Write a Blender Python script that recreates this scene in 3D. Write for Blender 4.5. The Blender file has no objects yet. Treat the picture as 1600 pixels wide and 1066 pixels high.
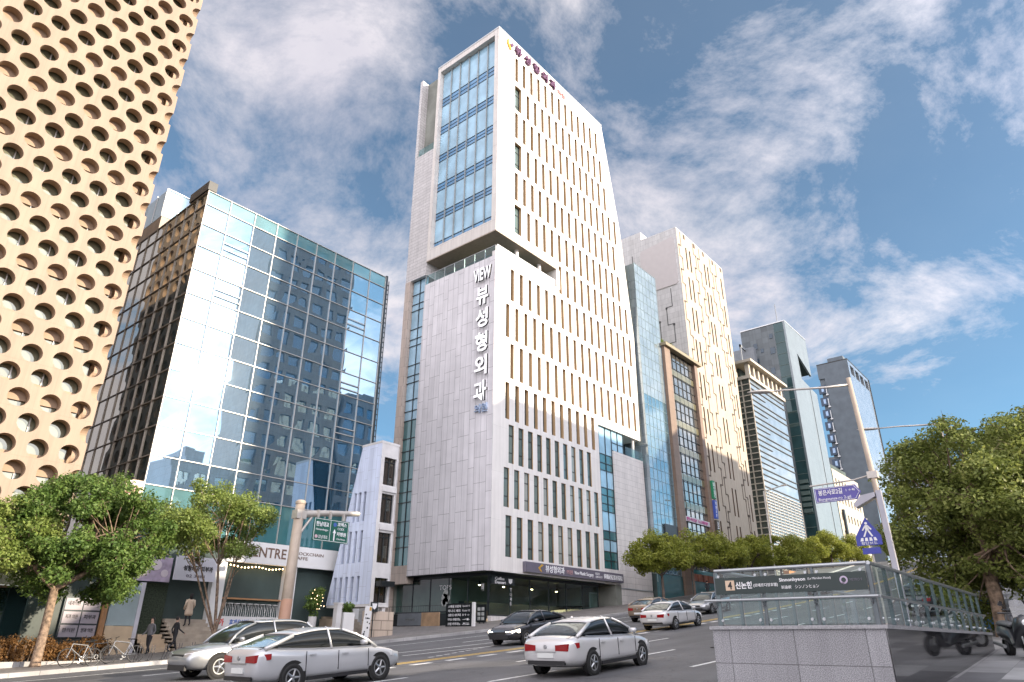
CLOUD_LOC = (3.1, 1.7, 0)
EXPO = 2.15
CLOUD_V = 4.2; FILL_BANK = 11.5
import bpy, bmesh, math, random
import numpy as np
from mathutils import Vector, Matrix
R = math.radians
random.seed(7)
scene = bpy.context.scene
col = scene.collection
PI = math.pi

# ------------------------------------------------------------------ ground profile (street climbs along +x)
def gz(x):
    x = max(-40.0, min(130.0, x))
    return -1.85 + .05*x + .00045*x*x

# ------------------------------------------------------------------ materials
MATS = {}
def nodes(name):
    m = bpy.data.materials.new(name); m.use_nodes = True
    nt = m.node_tree; b = nt.nodes['Principled BSDF']
    return m, nt, b
def N(nt, t, **k):
    n = nt.nodes.new(t)
    for a, v in k.items():
        if a.startswith('i_'):
            n.inputs[a[2:].replace('_', ' ')].default_value = v
        else: setattr(n, a, v)
    return n
def L(nt, a, b): nt.links.new(a, b)
def c4(c): return (c[0], c[1], c[2], 1)
def noise_col(nt, c, amt, scale, detail=4, vec=None):
    """colour c varied in value by +-amt"""
    nz = N(nt, 'ShaderNodeTexNoise'); nz.inputs['Scale'].default_value = scale; nz.inputs['Detail'].default_value = detail
    if vec is None:
        tc = N(nt, 'ShaderNodeTexCoord'); vec = tc.outputs['Object']
    L(nt, vec, nz.inputs['Vector'])
    r = N(nt, 'ShaderNodeValToRGB')
    r.color_ramp.elements[0].position = .3; r.color_ramp.elements[1].position = .7
    r.color_ramp.elements[0].color = c4([max(0, x*(1-amt)) for x in c]); r.color_ramp.elements[1].color = c4([min(1, x*(1+amt)) for x in c])
    L(nt, nz.outputs['Fac'], r.inputs['Fac'])
    return r.outputs['Color'], nz.outputs['Fac']
def M(name, c=(.5,.5,.5), rough=.6, metal=0, amt=.12, scale=1.5, bump=0, bscale=30, spec=.5, coat=0, emit=None, estr=1):
    if name in MATS: return MATS[name]
    m, nt, b = nodes(name)
    o, f = noise_col(nt, c, amt, scale)
    L(nt, o, b.inputs['Base Color'])
    b.inputs['Roughness'].default_value = rough; b.inputs['Metallic'].default_value = metal
    b.inputs['Specular IOR Level'].default_value = spec
    if coat: b.inputs['Coat Weight'].default_value = coat; b.inputs['Coat Roughness'].default_value = .05
    if emit: b.inputs['Emission Color'].default_value = c4(emit); b.inputs['Emission Strength'].default_value = estr
    if bump:
        nz = N(nt, 'ShaderNodeTexNoise'); nz.inputs['Scale'].default_value = bscale; nz.inputs['Detail'].default_value = 3
        tc = N(nt, 'ShaderNodeTexCoord'); L(nt, tc.outputs['Object'], nz.inputs['Vector'])
        bp = N(nt, 'ShaderNodeBump'); bp.inputs['Strength'].default_value = bump; bp.inputs['Distance'].default_value = .02
        L(nt, nz.outputs['Fac'], bp.inputs['Height']); L(nt, bp.outputs['Normal'], b.inputs['Normal'])
    MATS[name] = m
    return m
def streak(nt, colsock, tc, amt):
    """rain streaks: noise drawn out down the wall"""
    mp = N(nt, 'ShaderNodeMapping'); mp.inputs['Scale'].default_value = (1.7, 1.7, .05); L(nt, tc.outputs['Object'], mp.inputs['Vector'])
    nz = N(nt, 'ShaderNodeTexNoise'); nz.inputs['Scale'].default_value = 1.6; nz.inputs['Detail'].default_value = 7; nz.inputs['Roughness'].default_value = .65; L(nt, mp.outputs[0], nz.inputs['Vector'])
    mr = N(nt, 'ShaderNodeMapRange'); mr.inputs['From Min'].default_value = .35; mr.inputs['From Max'].default_value = .62; mr.inputs['To Min'].default_value = 1-2*amt; mr.inputs['To Max'].default_value = 1+amt*.4; L(nt, nz.outputs['Fac'], mr.inputs['Value'])
    mx = N(nt, 'ShaderNodeMix', data_type='RGBA', blend_type='MULTIPLY'); mx.inputs[0].default_value = 1; L(nt, colsock, mx.inputs[6]); L(nt, mr.outputs[0], mx.inputs[7])
    return mx.outputs[2]
def M_tiles(name, c, w, h, vertical=False, joint=.012, jdark=.55, amt=.06, rough=.5, offset=.5, var=.06, spec=.4, metal=0, freq=2, stk=.07):
    """stone / panel cladding on axis-aligned walls: pattern in (x+y, z)"""
    if name in MATS: return MATS[name]
    m, nt, b = nodes(name)
    tc = N(nt, 'ShaderNodeTexCoord'); sp = N(nt, 'ShaderNodeSeparateXYZ'); L(nt, tc.outputs['Object'], sp.inputs[0])
    ad = N(nt, 'ShaderNodeMath', operation='ADD'); L(nt, sp.outputs[0], ad.inputs[0]); L(nt, sp.outputs[1], ad.inputs[1])
    cb = N(nt, 'ShaderNodeCombineXYZ')
    if vertical: L(nt, sp.outputs[2], cb.inputs[0]); L(nt, ad.outputs[0], cb.inputs[1])
    else: L(nt, ad.outputs[0], cb.inputs[0]); L(nt, sp.outputs[2], cb.inputs[1])
    br = N(nt, 'ShaderNodeTexBrick'); br.offset = offset; br.offset_frequency = freq; br.squash = 1
    br.inputs['Scale'].default_value = 1; br.inputs['Mortar Size'].default_value = joint; br.inputs['Mortar Smooth'].default_value = .1
    br.inputs['Bias'].default_value = 0
    br.inputs['Brick Width'].default_value = w; br.inputs['Row Height'].default_value = h
    br.inputs['Color1'].default_value = c4([x*(1-var) for x in c]); br.inputs['Color2'].default_value = c4([min(1, x*(1+var)) for x in c])
    br.inputs['Mortar'].default_value = c4([x*jdark for x in c])
    L(nt, cb.outputs[0], br.inputs['Vector'])
    nz = N(nt, 'ShaderNodeTexNoise'); nz.inputs['Scale'].default_value = .7; nz.inputs['Detail'].default_value = 6; L(nt, tc.outputs['Object'], nz.inputs['Vector'])
    mr = N(nt, 'ShaderNodeMapRange'); mr.inputs['From Min'].default_value = .3; mr.inputs['From Max'].default_value = .7
    mr.inputs['To Min'].default_value = 1-amt; mr.inputs['To Max'].default_value = 1+amt; L(nt, nz.outputs['Fac'], mr.inputs['Value'])
    mx = N(nt, 'ShaderNodeMix', data_type='RGBA', blend_type='MULTIPLY'); mx.inputs[0].default_value = 1
    L(nt, br.outputs['Color'], mx.inputs[6]); L(nt, mr.outputs[0], mx.inputs[7])
    L(nt, streak(nt, mx.outputs[2], tc, stk), b.inputs['Base Color'])
    b.inputs['Roughness'].default_value = rough; b.inputs['Specular IOR Level'].default_value = spec; b.inputs['Metallic'].default_value = metal
    bp = N(nt, 'ShaderNodeBump'); bp.inputs['Strength'].default_value = .35; bp.inputs['Distance'].default_value = .01; bp.invert = True
    L(nt, br.outputs['Fac'], bp.inputs['Height']); L(nt, bp.outputs['Normal'], b.inputs['Normal'])
    MATS[name] = m
    return m
def schlick(nt, f0, f1=1.0):
    """mirror share f0 face-on rising to f1 at grazing, the same from either side of the pane"""
    ge = N(nt, 'ShaderNodeNewGeometry'); d = N(nt, 'ShaderNodeVectorMath', operation='DOT_PRODUCT'); L(nt, ge.outputs['Incoming'], d.inputs[0]); L(nt, ge.outputs['Normal'], d.inputs[1])
    a = N(nt, 'ShaderNodeMath', operation='ABSOLUTE'); L(nt, d.outputs['Value'], a.inputs[0])
    s = N(nt, 'ShaderNodeMath', operation='SUBTRACT'); s.inputs[0].default_value = 1; L(nt, a.outputs[0], s.inputs[1])
    p = N(nt, 'ShaderNodeMath', operation='POWER'); p.inputs[1].default_value = 5; L(nt, s.outputs[0], p.inputs[0])
    m = N(nt, 'ShaderNodeMath', operation='MULTIPLY_ADD'); m.inputs[1].default_value = f1-f0; m.inputs[2].default_value = f0; L(nt, p.outputs[0], m.inputs[0])
    return m
def M_glass(name, base, tint=(.9,.95,1), refl=.35, wav=.03, wscale=.35, rough=.015, amt=.25, scale=.4):
    """coated facade glass: dark body under a mirror coat whose share grows at grazing angles"""
    if name in MATS: return MATS[name]
    m, nt, b = nodes(name)
    o, f = noise_col(nt, base, amt, scale); L(nt, o, b.inputs['Base Color'])
    b.inputs['Roughness'].default_value = .4; b.inputs['Specular IOR Level'].default_value = .1
    g = N(nt, 'ShaderNodeBsdfGlossy'); g.inputs['Color'].default_value = c4(tint); g.inputs['Roughness'].default_value = rough
    mr = schlick(nt, refl)
    nz = N(nt, 'ShaderNodeTexNoise'); nz.inputs['Scale'].default_value = wscale; nz.inputs['Detail'].default_value = 1
    tc = N(nt, 'ShaderNodeTexCoord'); L(nt, tc.outputs['Object'], nz.inputs['Vector'])
    bp = N(nt, 'ShaderNodeBump'); bp.inputs['Strength'].default_value = 1; bp.inputs['Distance'].default_value = wav; L(nt, nz.outputs['Fac'], bp.inputs['Height'])
    L(nt, bp.outputs['Normal'], g.inputs['Normal']); 
    mx = N(nt, 'ShaderNodeMixShader'); L(nt, mr.outputs[0], mx.inputs[0]); L(nt, b.outputs[0], mx.inputs[1]); L(nt, g.outputs[0], mx.inputs[2])
    L(nt, mx.outputs[0], nt.nodes['Material Output'].inputs['Surface'])
    MATS[name] = m
    return m
def M_clear(name, tint=(.75,.88,.86), refl=.06):
    """see-through pane: tinted straight-through light plus fresnel mirror"""
    if name in MATS: return MATS[name]
    m, nt, b = nodes(name)
    t = N(nt, 'ShaderNodeBsdfTransparent'); t.inputs['Color'].default_value = c4(tint)
    g = N(nt, 'ShaderNodeBsdfGlossy'); g.inputs['Roughness'].default_value = .01; g.inputs['Color'].default_value = (1,1,1,1)
    mr = schlick(nt, refl, .5)
    mx = N(nt, 'ShaderNodeMixShader'); L(nt, mr.outputs[0], mx.inputs[0]); L(nt, t.outputs[0], mx.inputs[1]); L(nt, g.outputs[0], mx.inputs[2])
    L(nt, mx.outputs[0], nt.nodes['Material Output'].inputs['Surface'])
    nt.nodes.remove(b); MATS[name] = m
    return m
def M_leaf(name, c1, c2, c3, scale=1.2):
    if name in MATS: return MATS[name]
    m, nt, b = nodes(name)
    tc = N(nt, 'ShaderNodeTexCoord')
    nz = N(nt, 'ShaderNodeTexNoise'); nz.inputs['Scale'].default_value = scale; nz.inputs['Detail'].default_value = 6; nz.inputs['Roughness'].default_value = .75
    L(nt, tc.outputs['Object'], nz.inputs['Vector'])
    r = N(nt, 'ShaderNodeValToRGB'); e = r.color_ramp.elements
    e[0].position = .36; e[0].color = c4(c1); e[1].position = .66; e[1].color = c4(c3); k = e.new(.5); k.color = c4(c2)
    nf = N(nt, 'ShaderNodeTexNoise'); nf.inputs['Scale'].default_value = scale*7; nf.inputs['Detail'].default_value = 2; L(nt, tc.outputs['Object'], nf.inputs['Vector'])
    mm = N(nt, 'ShaderNodeMix'); mm.inputs[0].default_value = .45; L(nt, nz.outputs['Fac'], mm.inputs[2]); L(nt, nf.outputs['Fac'], mm.inputs[3])
    L(nt, mm.outputs[0], r.inputs['Fac']); L(nt, r.outputs[0], b.inputs['Base Color'])
    b.inputs['Roughness'].default_value = .5; b.inputs['Specular IOR Level'].default_value = .3
    t = N(nt, 'ShaderNodeBsdfTranslucent'); L(nt, r.outputs[0], t.inputs['Color'])
    mx = N(nt, 'ShaderNodeMixShader'); mx.inputs[0].default_value = .4
    L(nt, b.outputs[0], mx.inputs[1]); L(nt, t.outputs[0], mx.inputs[2]); L(nt, mx.outputs[0], nt.nodes['Material Output'].inputs['Surface'])
    MATS[name] = m
    return m

# ------------------------------------------------------------------ mesh builder
ORG = {}
class MB:
    def __init__(s): s.v = []; s.f = []; s.m = []; s.cur = 0; s.k = []
    def quad(s, a, b, c, d):
        n = len(s.v); s.v += [tuple(a), tuple(b), tuple(c), tuple(d)]; s.f.append((n, n+1, n+2, n+3)); s.m.append(s.cur); return s
    def poly(s, pts):
        n = len(s.v); s.v += [tuple(p) for p in pts]; s.f.append(tuple(range(n, n+len(pts)))); s.m.append(s.cur); return s
    def box(s, x0, x1, y0, y1, z0, z1):
        s.k.append((len(s.v), len(s.f)))
        if x0 > x1: x0, x1 = x1, x0
        if y0 > y1: y0, y1 = y1, y0
        if z0 > z1: z0, z1 = z1, z0
        n = len(s.v)
        s.v += [(x0,y0,z0),(x1,y0,z0),(x1,y1,z0),(x0,y1,z0),(x0,y0,z1),(x1,y0,z1),(x1,y1,z1),(x0,y1,z1)]
        for q in ((0,3,2,1),(4,5,6,7),(0,1,5,4),(1,2,6,5),(2,3,7,6),(3,0,4,7)):
            s.f.append(tuple(n+i for i in q)); s.m.append(s.cur)
        return s
    def prism(s, pts, axis, a, b):
        s.k.append((len(s.v), len(s.f)))
        """extrude a 2-D outline along axis ('x','y','z') from a to b"""
        def P(p, t):
            return {'x': (t, p[0], p[1]), 'y': (p[0], t, p[1]), 'z': (p[0], p[1], t)}[axis]
        n = len(pts); o = len(s.v)
        s.v += [P(p, a) for p in pts] + [P(p, b) for p in pts]
        s.f.append(tuple(o+i for i in range(n))); s.f.append(tuple(o+n+i for i in reversed(range(n)))); s.m += [s.cur]*2
        for i in range(n):
            j = (i+1) % n; s.f.append((o+i, o+n+i, o+n+j, o+j)); s.m.append(s.cur)
        return s
    def tube(s, pts, rad, seg=8, cap=True):
        s.k.append((len(s.v), len(s.f)))
        pts = [Vector(p) for p in pts]
        if not isinstance(rad, (list, tuple)): rad = [rad]*len(pts)
        o = len(s.v); up = None
        for i, p in enumerate(pts):
            d = (pts[min(i+1, len(pts)-1)] - pts[max(i-1, 0)]).normalized()
            if up is None: up = Vector((0,0,1)) if abs(d.z) < .9 else Vector((1,0,0))
            a = d.cross(up).normalized(); b = a.cross(d).normalized(); up = b
            for k in range(seg):
                t = 2*PI*k/seg
                s.v.append(tuple(p + a*math.cos(t)*rad[i] + b*math.sin(t)*rad[i]))
        for i in range(len(pts)-1):
            for k in range(seg):
                k2 = (k+1) % seg
                s.f.append((o+i*seg+k, o+i*seg+k2, o+(i+1)*seg+k2, o+(i+1)*seg+k)); s.m.append(s.cur)
        if cap:
            s.f.append(tuple(o+k for k in reversed(range(seg)))); s.f.append(tuple(o+(len(pts)-1)*seg+k for k in range(seg))); s.m += [s.cur]*2
        return s
    def lathe(s, prof, c, axis='z', seg=20):
        s.k.append((len(s.v), len(s.f)))
        o = len(s.v); n = len(prof)
        for k in range(seg):
            t = 2*PI*k/seg; ca, sa = math.cos(t), math.sin(t)
            for r, h in prof:
                p = {'z': (r*ca, r*sa, h), 'y': (r*ca, h, r*sa), 'x': (h, r*ca, r*sa)}[axis]
                s.v.append((c[0]+p[0], c[1]+p[1], c[2]+p[2]))
        for k in range(seg):
            k2 = (k+1) % seg
            for i in range(n-1):
                s.f.append((o+k*n+i, o+k2*n+i, o+k2*n+i+1, o+k*n+i+1)); s.m.append(s.cur)
        return s
    def loft(s, rings, closed=True, cap=True):
        s.k.append((len(s.v), len(s.f)))
        o = len(s.v); n = len(rings[0])
        for r in rings: s.v += [tuple(p) for p in r]
        for i in range(len(rings)-1):
            for k in range(n if closed else n-1):
                k2 = (k+1) % n
                s.f.append((o+i*n+k, o+i*n+k2, o+(i+1)*n+k2, o+(i+1)*n+k)); s.m.append(s.cur)
        if cap:
            s.f.append(tuple(o+k for k in reversed(range(n)))); s.f.append(tuple(o+(len(rings)-1)*n+k for k in range(n))); s.m += [s.cur]*2
        return s
    def build(s, name, mats, parent=None, loc=None, smooth=False, subsurf=0, bevel=0):
        org = Vector((0,0,0))
        if parent is not None: org = ORG.get(parent.name, org)
        if loc is not None: org = Vector(loc)
        me = bpy.data.meshes.new(name)
        me.from_pydata([(a-org.x, b-org.y, c-org.z) for a, b, c in s.v], [], s.f)
        if not isinstance(mats, (list, tuple)): mats = [mats]
        for m in mats: me.materials.append(m)
        if len(mats) > 1: me.polygons.foreach_set('material_index', s.m)
        if smooth: me.polygons.foreach_set('use_smooth', [True]*len(me.polygons))
        bm = bmesh.new(); bm.from_mesh(me)
        if smooth: bmesh.ops.remove_doubles(bm, verts=bm.verts, dist=1e-5)
        bmesh.ops.recalc_face_normals(bm, faces=bm.faces); bm.to_mesh(me); bm.free(); me.update()
        o = bpy.data.objects.new(name, me); col.objects.link(o)
        if parent is not None: o.parent = parent; ORG[o.name] = org
        elif loc is not None: o.location = loc; ORG[o.name] = org
        else: ORG[o.name] = org
        if subsurf:
            md = o.modifiers.new('sub', 'SUBSURF'); md.levels = md.render_levels = subsurf
        if bevel:
            md = o.modifiers.new('bev', 'BEVEL'); md.width = bevel; md.segments = 2; md.limit_method = 'ANGLE'
        return o
def build_each(mb, name, mats, parent, **kw):
    """every primitive of the builder becomes a part of its own"""
    ks = mb.k+[(len(mb.v), len(mb.f))]; out = []
    for (v0, f0), (v1, f1) in zip(ks, ks[1:]):
        q = MB(); q.v = mb.v[v0:v1]; q.f = [tuple(i-v0 for i in f) for f in mb.f[f0:f1]]; q.m = mb.m[f0:f1]
        out.append(q.build(name, mats, parent, **kw))
    return out
def thing(name, label, cat, loc=(0,0,0), group=None):
    o = bpy.data.objects.new(name, None); col.objects.link(o); o.location = loc; o.empty_display_size = .3
    ORG[o.name] = Vector(loc); o['label'] = label; o['category'] = cat
    if group: o['group'] = group
    return o
def tag(o, label, cat, group=None):
    o['label'] = label; o['category'] = cat
    if group: o['group'] = group
    return o
def struct(o): o['kind'] = 'structure'; return o
def inst(o, parent, loc):
    """copy of a part with its sub-parts under another place"""
    c = o.copy(); col.objects.link(c); c.parent = parent; c.location = loc
    for ch in list(o.children):
        d = ch.copy(); col.objects.link(d); d.parent = c
    return c
def copy_thing(root, loc, rz, label, group=None):
    r = root.copy(); col.objects.link(r); r.location = loc; r.rotation_euler = (0,0,rz); r['label'] = label
    if group: r['group'] = group
    for ch in list(root.children):
        c = ch.copy(); col.objects.link(c); c.parent = r
        for g in list(ch.children):
            d = g.copy(); col.objects.link(d); d.parent = c
    return r

def wall(mb, mp, u0, u1, v0, v1, ops, depth, extra=(), ridx=0):
    """wall with rectangular openings; mp(u,v,d)->xyz, d = depth inwards. u0/u1 may be functions of v."""
    f0 = u0 if callable(u0) else (lambda v: u0)
    f1 = u1 if callable(u1) else (lambda v: u1)
    vs = sorted(set([v0, v1] + [v for o in ops for v in (o[2], o[3]) if v0 < v < v1] + [e for e in extra if v0 < e < v1]))
    for a, b in zip(vs, vs[1:]):
        act = sorted([o for o in ops if o[2] <= a+1e-6 and o[3] >= b-1e-6])
        edge = [(f0(a+1e-4), f0(b-1e-4))]
        for o in act: edge += [(o[0], o[0]), (o[1], o[1])]
        edge.append((f1(a+1e-4), f1(b-1e-4)))
        for i in range(0, len(edge), 2):
            l, r = edge[i], edge[i+1]
            if r[0]-l[0] > 1e-4 or r[1]-l[1] > 1e-4:
                mb.quad(mp(l[0], a, 0), mp(r[0], a, 0), mp(r[1], b, 0), mp(l[1], b, 0))
    rm = mb; rm.cur = ridx
    for o in ops:
        a, b, c, d = o[:4]
        dd = o[4] if len(o) > 4 else depth
        P = [(a,c),(b,c),(b,d),(a,d)]
        for i in range(4):
            p, q = P[i], P[(i+1)%4]
            rm.quad(mp(p[0],p[1],0), mp(q[0],q[1],0), mp(q[0],q[1],dd), mp(p[0],p[1],dd))
    rm.cur = 0
def front(y): return lambda u, v, d: (u, y+d, v)      # wall facing the street (-y)
def side(x): return lambda u, v, d: (x+d, u, v)       # wall facing down the street (-x); u runs along +y

def text(name, s, c, w, h, ud, vd, mat, parent, depth=.02, bold=0.0, side_mat=None):
    """lettering: string s fitted into a w x h box centred on c; ud / vd = reading and up direction"""
    cu = bpy.data.curves.new(name, 'FONT'); cu.body = s; cu.size = 1; cu.resolution_u = 2; cu.extrude = .5; cu.offset = bold
    t = bpy.data.objects.new(name, cu); col.objects.link(t); bpy.context.view_layer.update()
    dg = bpy.context.evaluated_depsgraph_get()
    me = bpy.data.meshes.new_from_object(t.evaluated_get(dg))
    bpy.data.objects.remove(t); bpy.data.curves.remove(cu)
    n = len(me.vertices); a = np.empty(n*3); me.vertices.foreach_get('co', a); a = a.reshape(-1, 3)
    lo, hi = a.min(0), a.max(0); ext = np.maximum(hi-lo, 1e-6)
    k = (a-(lo+hi)/2)/ext
    ud, vd = np.array(ud, float), np.array(vd, float); nd = np.cross(ud, vd)
    org = np.array(ORG.get(parent.name, Vector((0,0,0)))) if parent is not None else np.zeros(3)
    hh = h if h else w*ext[1]/ext[0]
    ww = w if w else h*ext[0]/ext[1]
    p = np.array(c, float) + np.outer(k[:,0]*ww, ud) + np.outer(k[:,1]*hh, vd) + np.outer(k[:,2]*depth, nd) - org
    me.vertices.foreach_set('co', p.ravel()); me.update()
    me.materials.clear(); me.materials.append(mat)
    if side_mat is not None:
        me.materials.append(side_mat)
        for q in me.polygons: q.material_index = 0 if abs(float(np.dot(np.array(q.normal), nd))) > .7 else 1
    o = bpy.data.objects.new(name, me); col.objects.link(o)
    if parent is not None: o.parent = parent; ORG[o.name] = Vector(org)
    return o
# ------------------------------------------------------------------ camera
cam = bpy.data.cameras.new('camera'); co = bpy.data.objects.new('camera', cam); col.objects.link(co); scene.camera = co
cam.sensor_fit = 'HORIZONTAL'; cam.sensor_width = 36; cam.lens = 36*1066.9/1600; cam.clip_start = .1; cam.clip_end = 6000
yaw, pit, rol = R(39.96), R(23.687), R(.296)
h = Vector((math.cos(yaw), math.sin(yaw), 0)); rt = Vector((math.sin(yaw), -math.cos(yaw), 0)); zz = Vector((0,0,1))
fw = h*math.cos(pit)+zz*math.sin(pit); up = -h*math.sin(pit)+zz*math.cos(pit)
r_ = rt*math.cos(rol)+up*math.sin(rol); u_ = up*math.cos(rol)-rt*math.sin(rol)
co.matrix_world = Matrix(((r_.x,u_.x,-fw.x,0),(r_.y,u_.y,-fw.y,0),(r_.z,u_.z,-fw.z,0),(0,0,0,1)))

# ------------------------------------------------------------------ sun, sky with clouds
SUN = Vector((.386, -.866, .317)).normalized()
sl = bpy.data.lights.new('sun', 'SUN'); sl.energy = 2.0; sl.angle = R(.6); sl.color = (1, .85, .66)
so = bpy.data.objects.new('sun', sl); col.objects.link(so); so.rotation_euler = (-SUN).to_track_quat('-Z', 'Y').to_euler()
w = bpy.data.worlds.new('World'); scene.world = w; w.use_nodes = True
nt = w.node_tree; bg = nt.nodes['Background']; bg.inputs['Strength'].default_value = .05
sk = N(nt, 'ShaderNodeTexSky', sky_type='NISHITA', sun_disc=False); sk.sun_elevation = math.asin(SUN.z); sk.sun_rotation = math.atan2(SUN.x, SUN.y)
sk.air_density = .9; sk.dust_density = 1.0; sk.ozone_density = 3.4; sk.altitude = 1500
tc = N(nt, 'ShaderNodeTexCoord'); sp = N(nt, 'ShaderNodeSeparateXYZ'); L(nt, tc.outputs['Generated'], sp.inputs[0])
za = N(nt, 'ShaderNodeMath', operation='MAXIMUM'); za.inputs[1].default_value = 0; L(nt, sp.outputs[2], za.inputs[0])
zb = N(nt, 'ShaderNodeMath', operation='ADD'); zb.inputs[1].default_value = .22; L(nt, za.outputs[0], zb.inputs[0])
cx = N(nt, 'ShaderNodeMath', operation='DIVIDE'); L(nt, sp.outputs[0], cx.inputs[0]); L(nt, zb.outputs[0], cx.inputs[1])
cy = N(nt, 'ShaderNodeMath', operation='DIVIDE'); L(nt, sp.outputs[1], cy.inputs[0]); L(nt, zb.outputs[0], cy.inputs[1])
cv = N(nt, 'ShaderNodeCombineXYZ'); L(nt, cx.outputs[0], cv.inputs[0]); L(nt, cy.outputs[0], cv.inputs[1])
mp_ = N(nt, 'ShaderNodeMapping'); mp_.inputs['Scale'].default_value = (1.0, 1.0, 1); mp_.inputs['Location'].default_value = CLOUD_LOC; mp_.inputs['Rotation'].default_value = (0,0,R(20)); L(nt, cv.outputs[0], mp_.inputs['Vector'])
n1 = N(nt, 'ShaderNodeTexNoise'); n1.inputs['Scale'].default_value = 2.1; n1.inputs['Detail'].default_value = 12; n1.inputs['Roughness'].default_value = .67; n1.inputs['Distortion'].default_value = .35
L(nt, mp_.outputs[0], n1.inputs['Vector'])
n2 = N(nt, 'ShaderNodeTexNoise'); n2.inputs['Scale'].default_value = .55; n2.inputs['Detail'].default_value = 3; L(nt, mp_.outputs[0], n2.inputs['Vector'])
# broad cover: heavier over the left of the street, thinning towards its far end (+x)
g1 = N(nt, 'ShaderNodeMath', operation='MULTIPLY'); g1.inputs[1].default_value = -.17; L(nt, cx.outputs[0], g1.inputs[0])
g2 = N(nt, 'ShaderNodeMath', operation='MULTIPLY'); g2.inputs[1].default_value = -.03; L(nt, cy.outputs[0], g2.inputs[0])
g3 = N(nt, 'ShaderNodeMath', operation='ADD'); L(nt, g1.outputs[0], g3.inputs[0]); L(nt, g2.outputs[0], g3.inputs[1])
s1 = N(nt, 'ShaderNodeMath', operation='MULTIPLY_ADD'); s1.inputs[1].default_value = .6; L(nt, n2.outputs['Fac'], s1.inputs[0]); L(nt, n1.outputs['Fac'], s1.inputs[2])
h1 = N(nt, 'ShaderNodeMath', operation='SUBTRACT'); h1.inputs[0].default_value = 1; L(nt, za.outputs[0], h1.inputs[1])
h2 = N(nt, 'ShaderNodeMath', operation='POWER'); h2.inputs[1].default_value = 5; L(nt, h1.outputs[0], h2.inputs[0])
h3 = N(nt, 'ShaderNodeMath', operation='MULTIPLY_ADD'); h3.inputs[1].default_value = .55; L(nt, h2.outputs[0], h3.inputs[0]); L(nt, g3.outputs[0], h3.inputs[2])
s2 = N(nt, 'ShaderNodeMath', operation='ADD'); L(nt, s1.outputs[0], s2.inputs[0]); L(nt, h3.outputs[0], s2.inputs[1])
cr = N(nt, 'ShaderNodeValToRGB'); ce = cr.color_ramp.elements; ce[0].position = .635; ce[0].color = (.10,.10,.10,1); ce[1].position = .825; ce[1].color = (1,1,1,1)
L(nt, s2.outputs[0], cr.inputs['Fac'])
n3 = N(nt, 'ShaderNodeTexNoise'); n3.inputs['Scale'].default_value = 2.6; n3.inputs['Detail'].default_value = 9; n3.inputs['Roughness'].default_value = .6; L(nt, mp_.outputs[0], n3.inputs['Vector'])
cc = N(nt, 'ShaderNodeValToRGB'); e = cc.color_ramp.elements; e[0].position = .34; e[0].color = (.80, .775, .87, 1); e[1].position = .66; e[1].color = (1, .955, 1, 1)
L(nt, n3.outputs['Fac'], cc.inputs['Fac'])
# clouds brighten towards the sun (forward scattering), boosted out of view as shade fill
dp = N(nt, 'ShaderNodeVectorMath', operation='DOT_PRODUCT'); dp.inputs[1].default_value = tuple(SUN); L(nt, tc.outputs['Generated'], dp.inputs[0])
d1 = N(nt, 'ShaderNodeMath', operation='MAXIMUM'); d1.inputs[1].default_value = 0; L(nt, dp.outputs['Value'], d1.inputs[0])
d2 = N(nt, 'ShaderNodeMath', operation='POWER'); d2.inputs[1].default_value = 2.5; L(nt, d1.outputs[0], d2.inputs[0])
d3 = N(nt, 'ShaderNodeMath', operation='MULTIPLY_ADD'); d3.inputs[1].default_value = 9.0; d3.inputs[2].default_value = CLOUD_V; L(nt, d2.outputs[0], d3.inputs[0])
# ... plus an added bright bank, unseen behind the camera's left, to lift the shade
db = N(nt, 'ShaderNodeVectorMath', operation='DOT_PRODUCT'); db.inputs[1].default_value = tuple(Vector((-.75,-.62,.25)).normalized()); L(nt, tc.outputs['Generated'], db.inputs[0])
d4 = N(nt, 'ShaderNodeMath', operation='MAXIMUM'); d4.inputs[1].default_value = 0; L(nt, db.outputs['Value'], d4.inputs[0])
d5 = N(nt, 'ShaderNodeMath', operation='MULTIPLY_ADD'); d5.inputs[1].default_value = FILL_BANK; L(nt, d4.outputs[0], d5.inputs[0]); L(nt, d3.outputs[0], d5.inputs[2]); d3 = d5
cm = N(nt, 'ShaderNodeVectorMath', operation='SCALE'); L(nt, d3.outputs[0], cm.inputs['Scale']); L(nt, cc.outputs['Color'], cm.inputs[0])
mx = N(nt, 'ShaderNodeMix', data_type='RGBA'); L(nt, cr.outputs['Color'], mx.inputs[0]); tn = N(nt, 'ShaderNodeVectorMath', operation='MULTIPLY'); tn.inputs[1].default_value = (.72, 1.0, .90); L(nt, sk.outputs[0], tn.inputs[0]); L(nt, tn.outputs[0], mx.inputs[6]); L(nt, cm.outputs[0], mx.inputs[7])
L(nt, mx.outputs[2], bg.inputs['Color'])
scene.view_settings.view_transform = 'Standard'; scene.view_settings.look = 'None'; scene.view_settings.exposure = EXPO; scene.view_settings.gamma = 1
scene.cycles.max_bounces = 8; scene.cycles.transparent_max_bounces = 16; scene.cycles.caustics_reflective = False; scene.cycles.caustics_refractive = False

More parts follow.
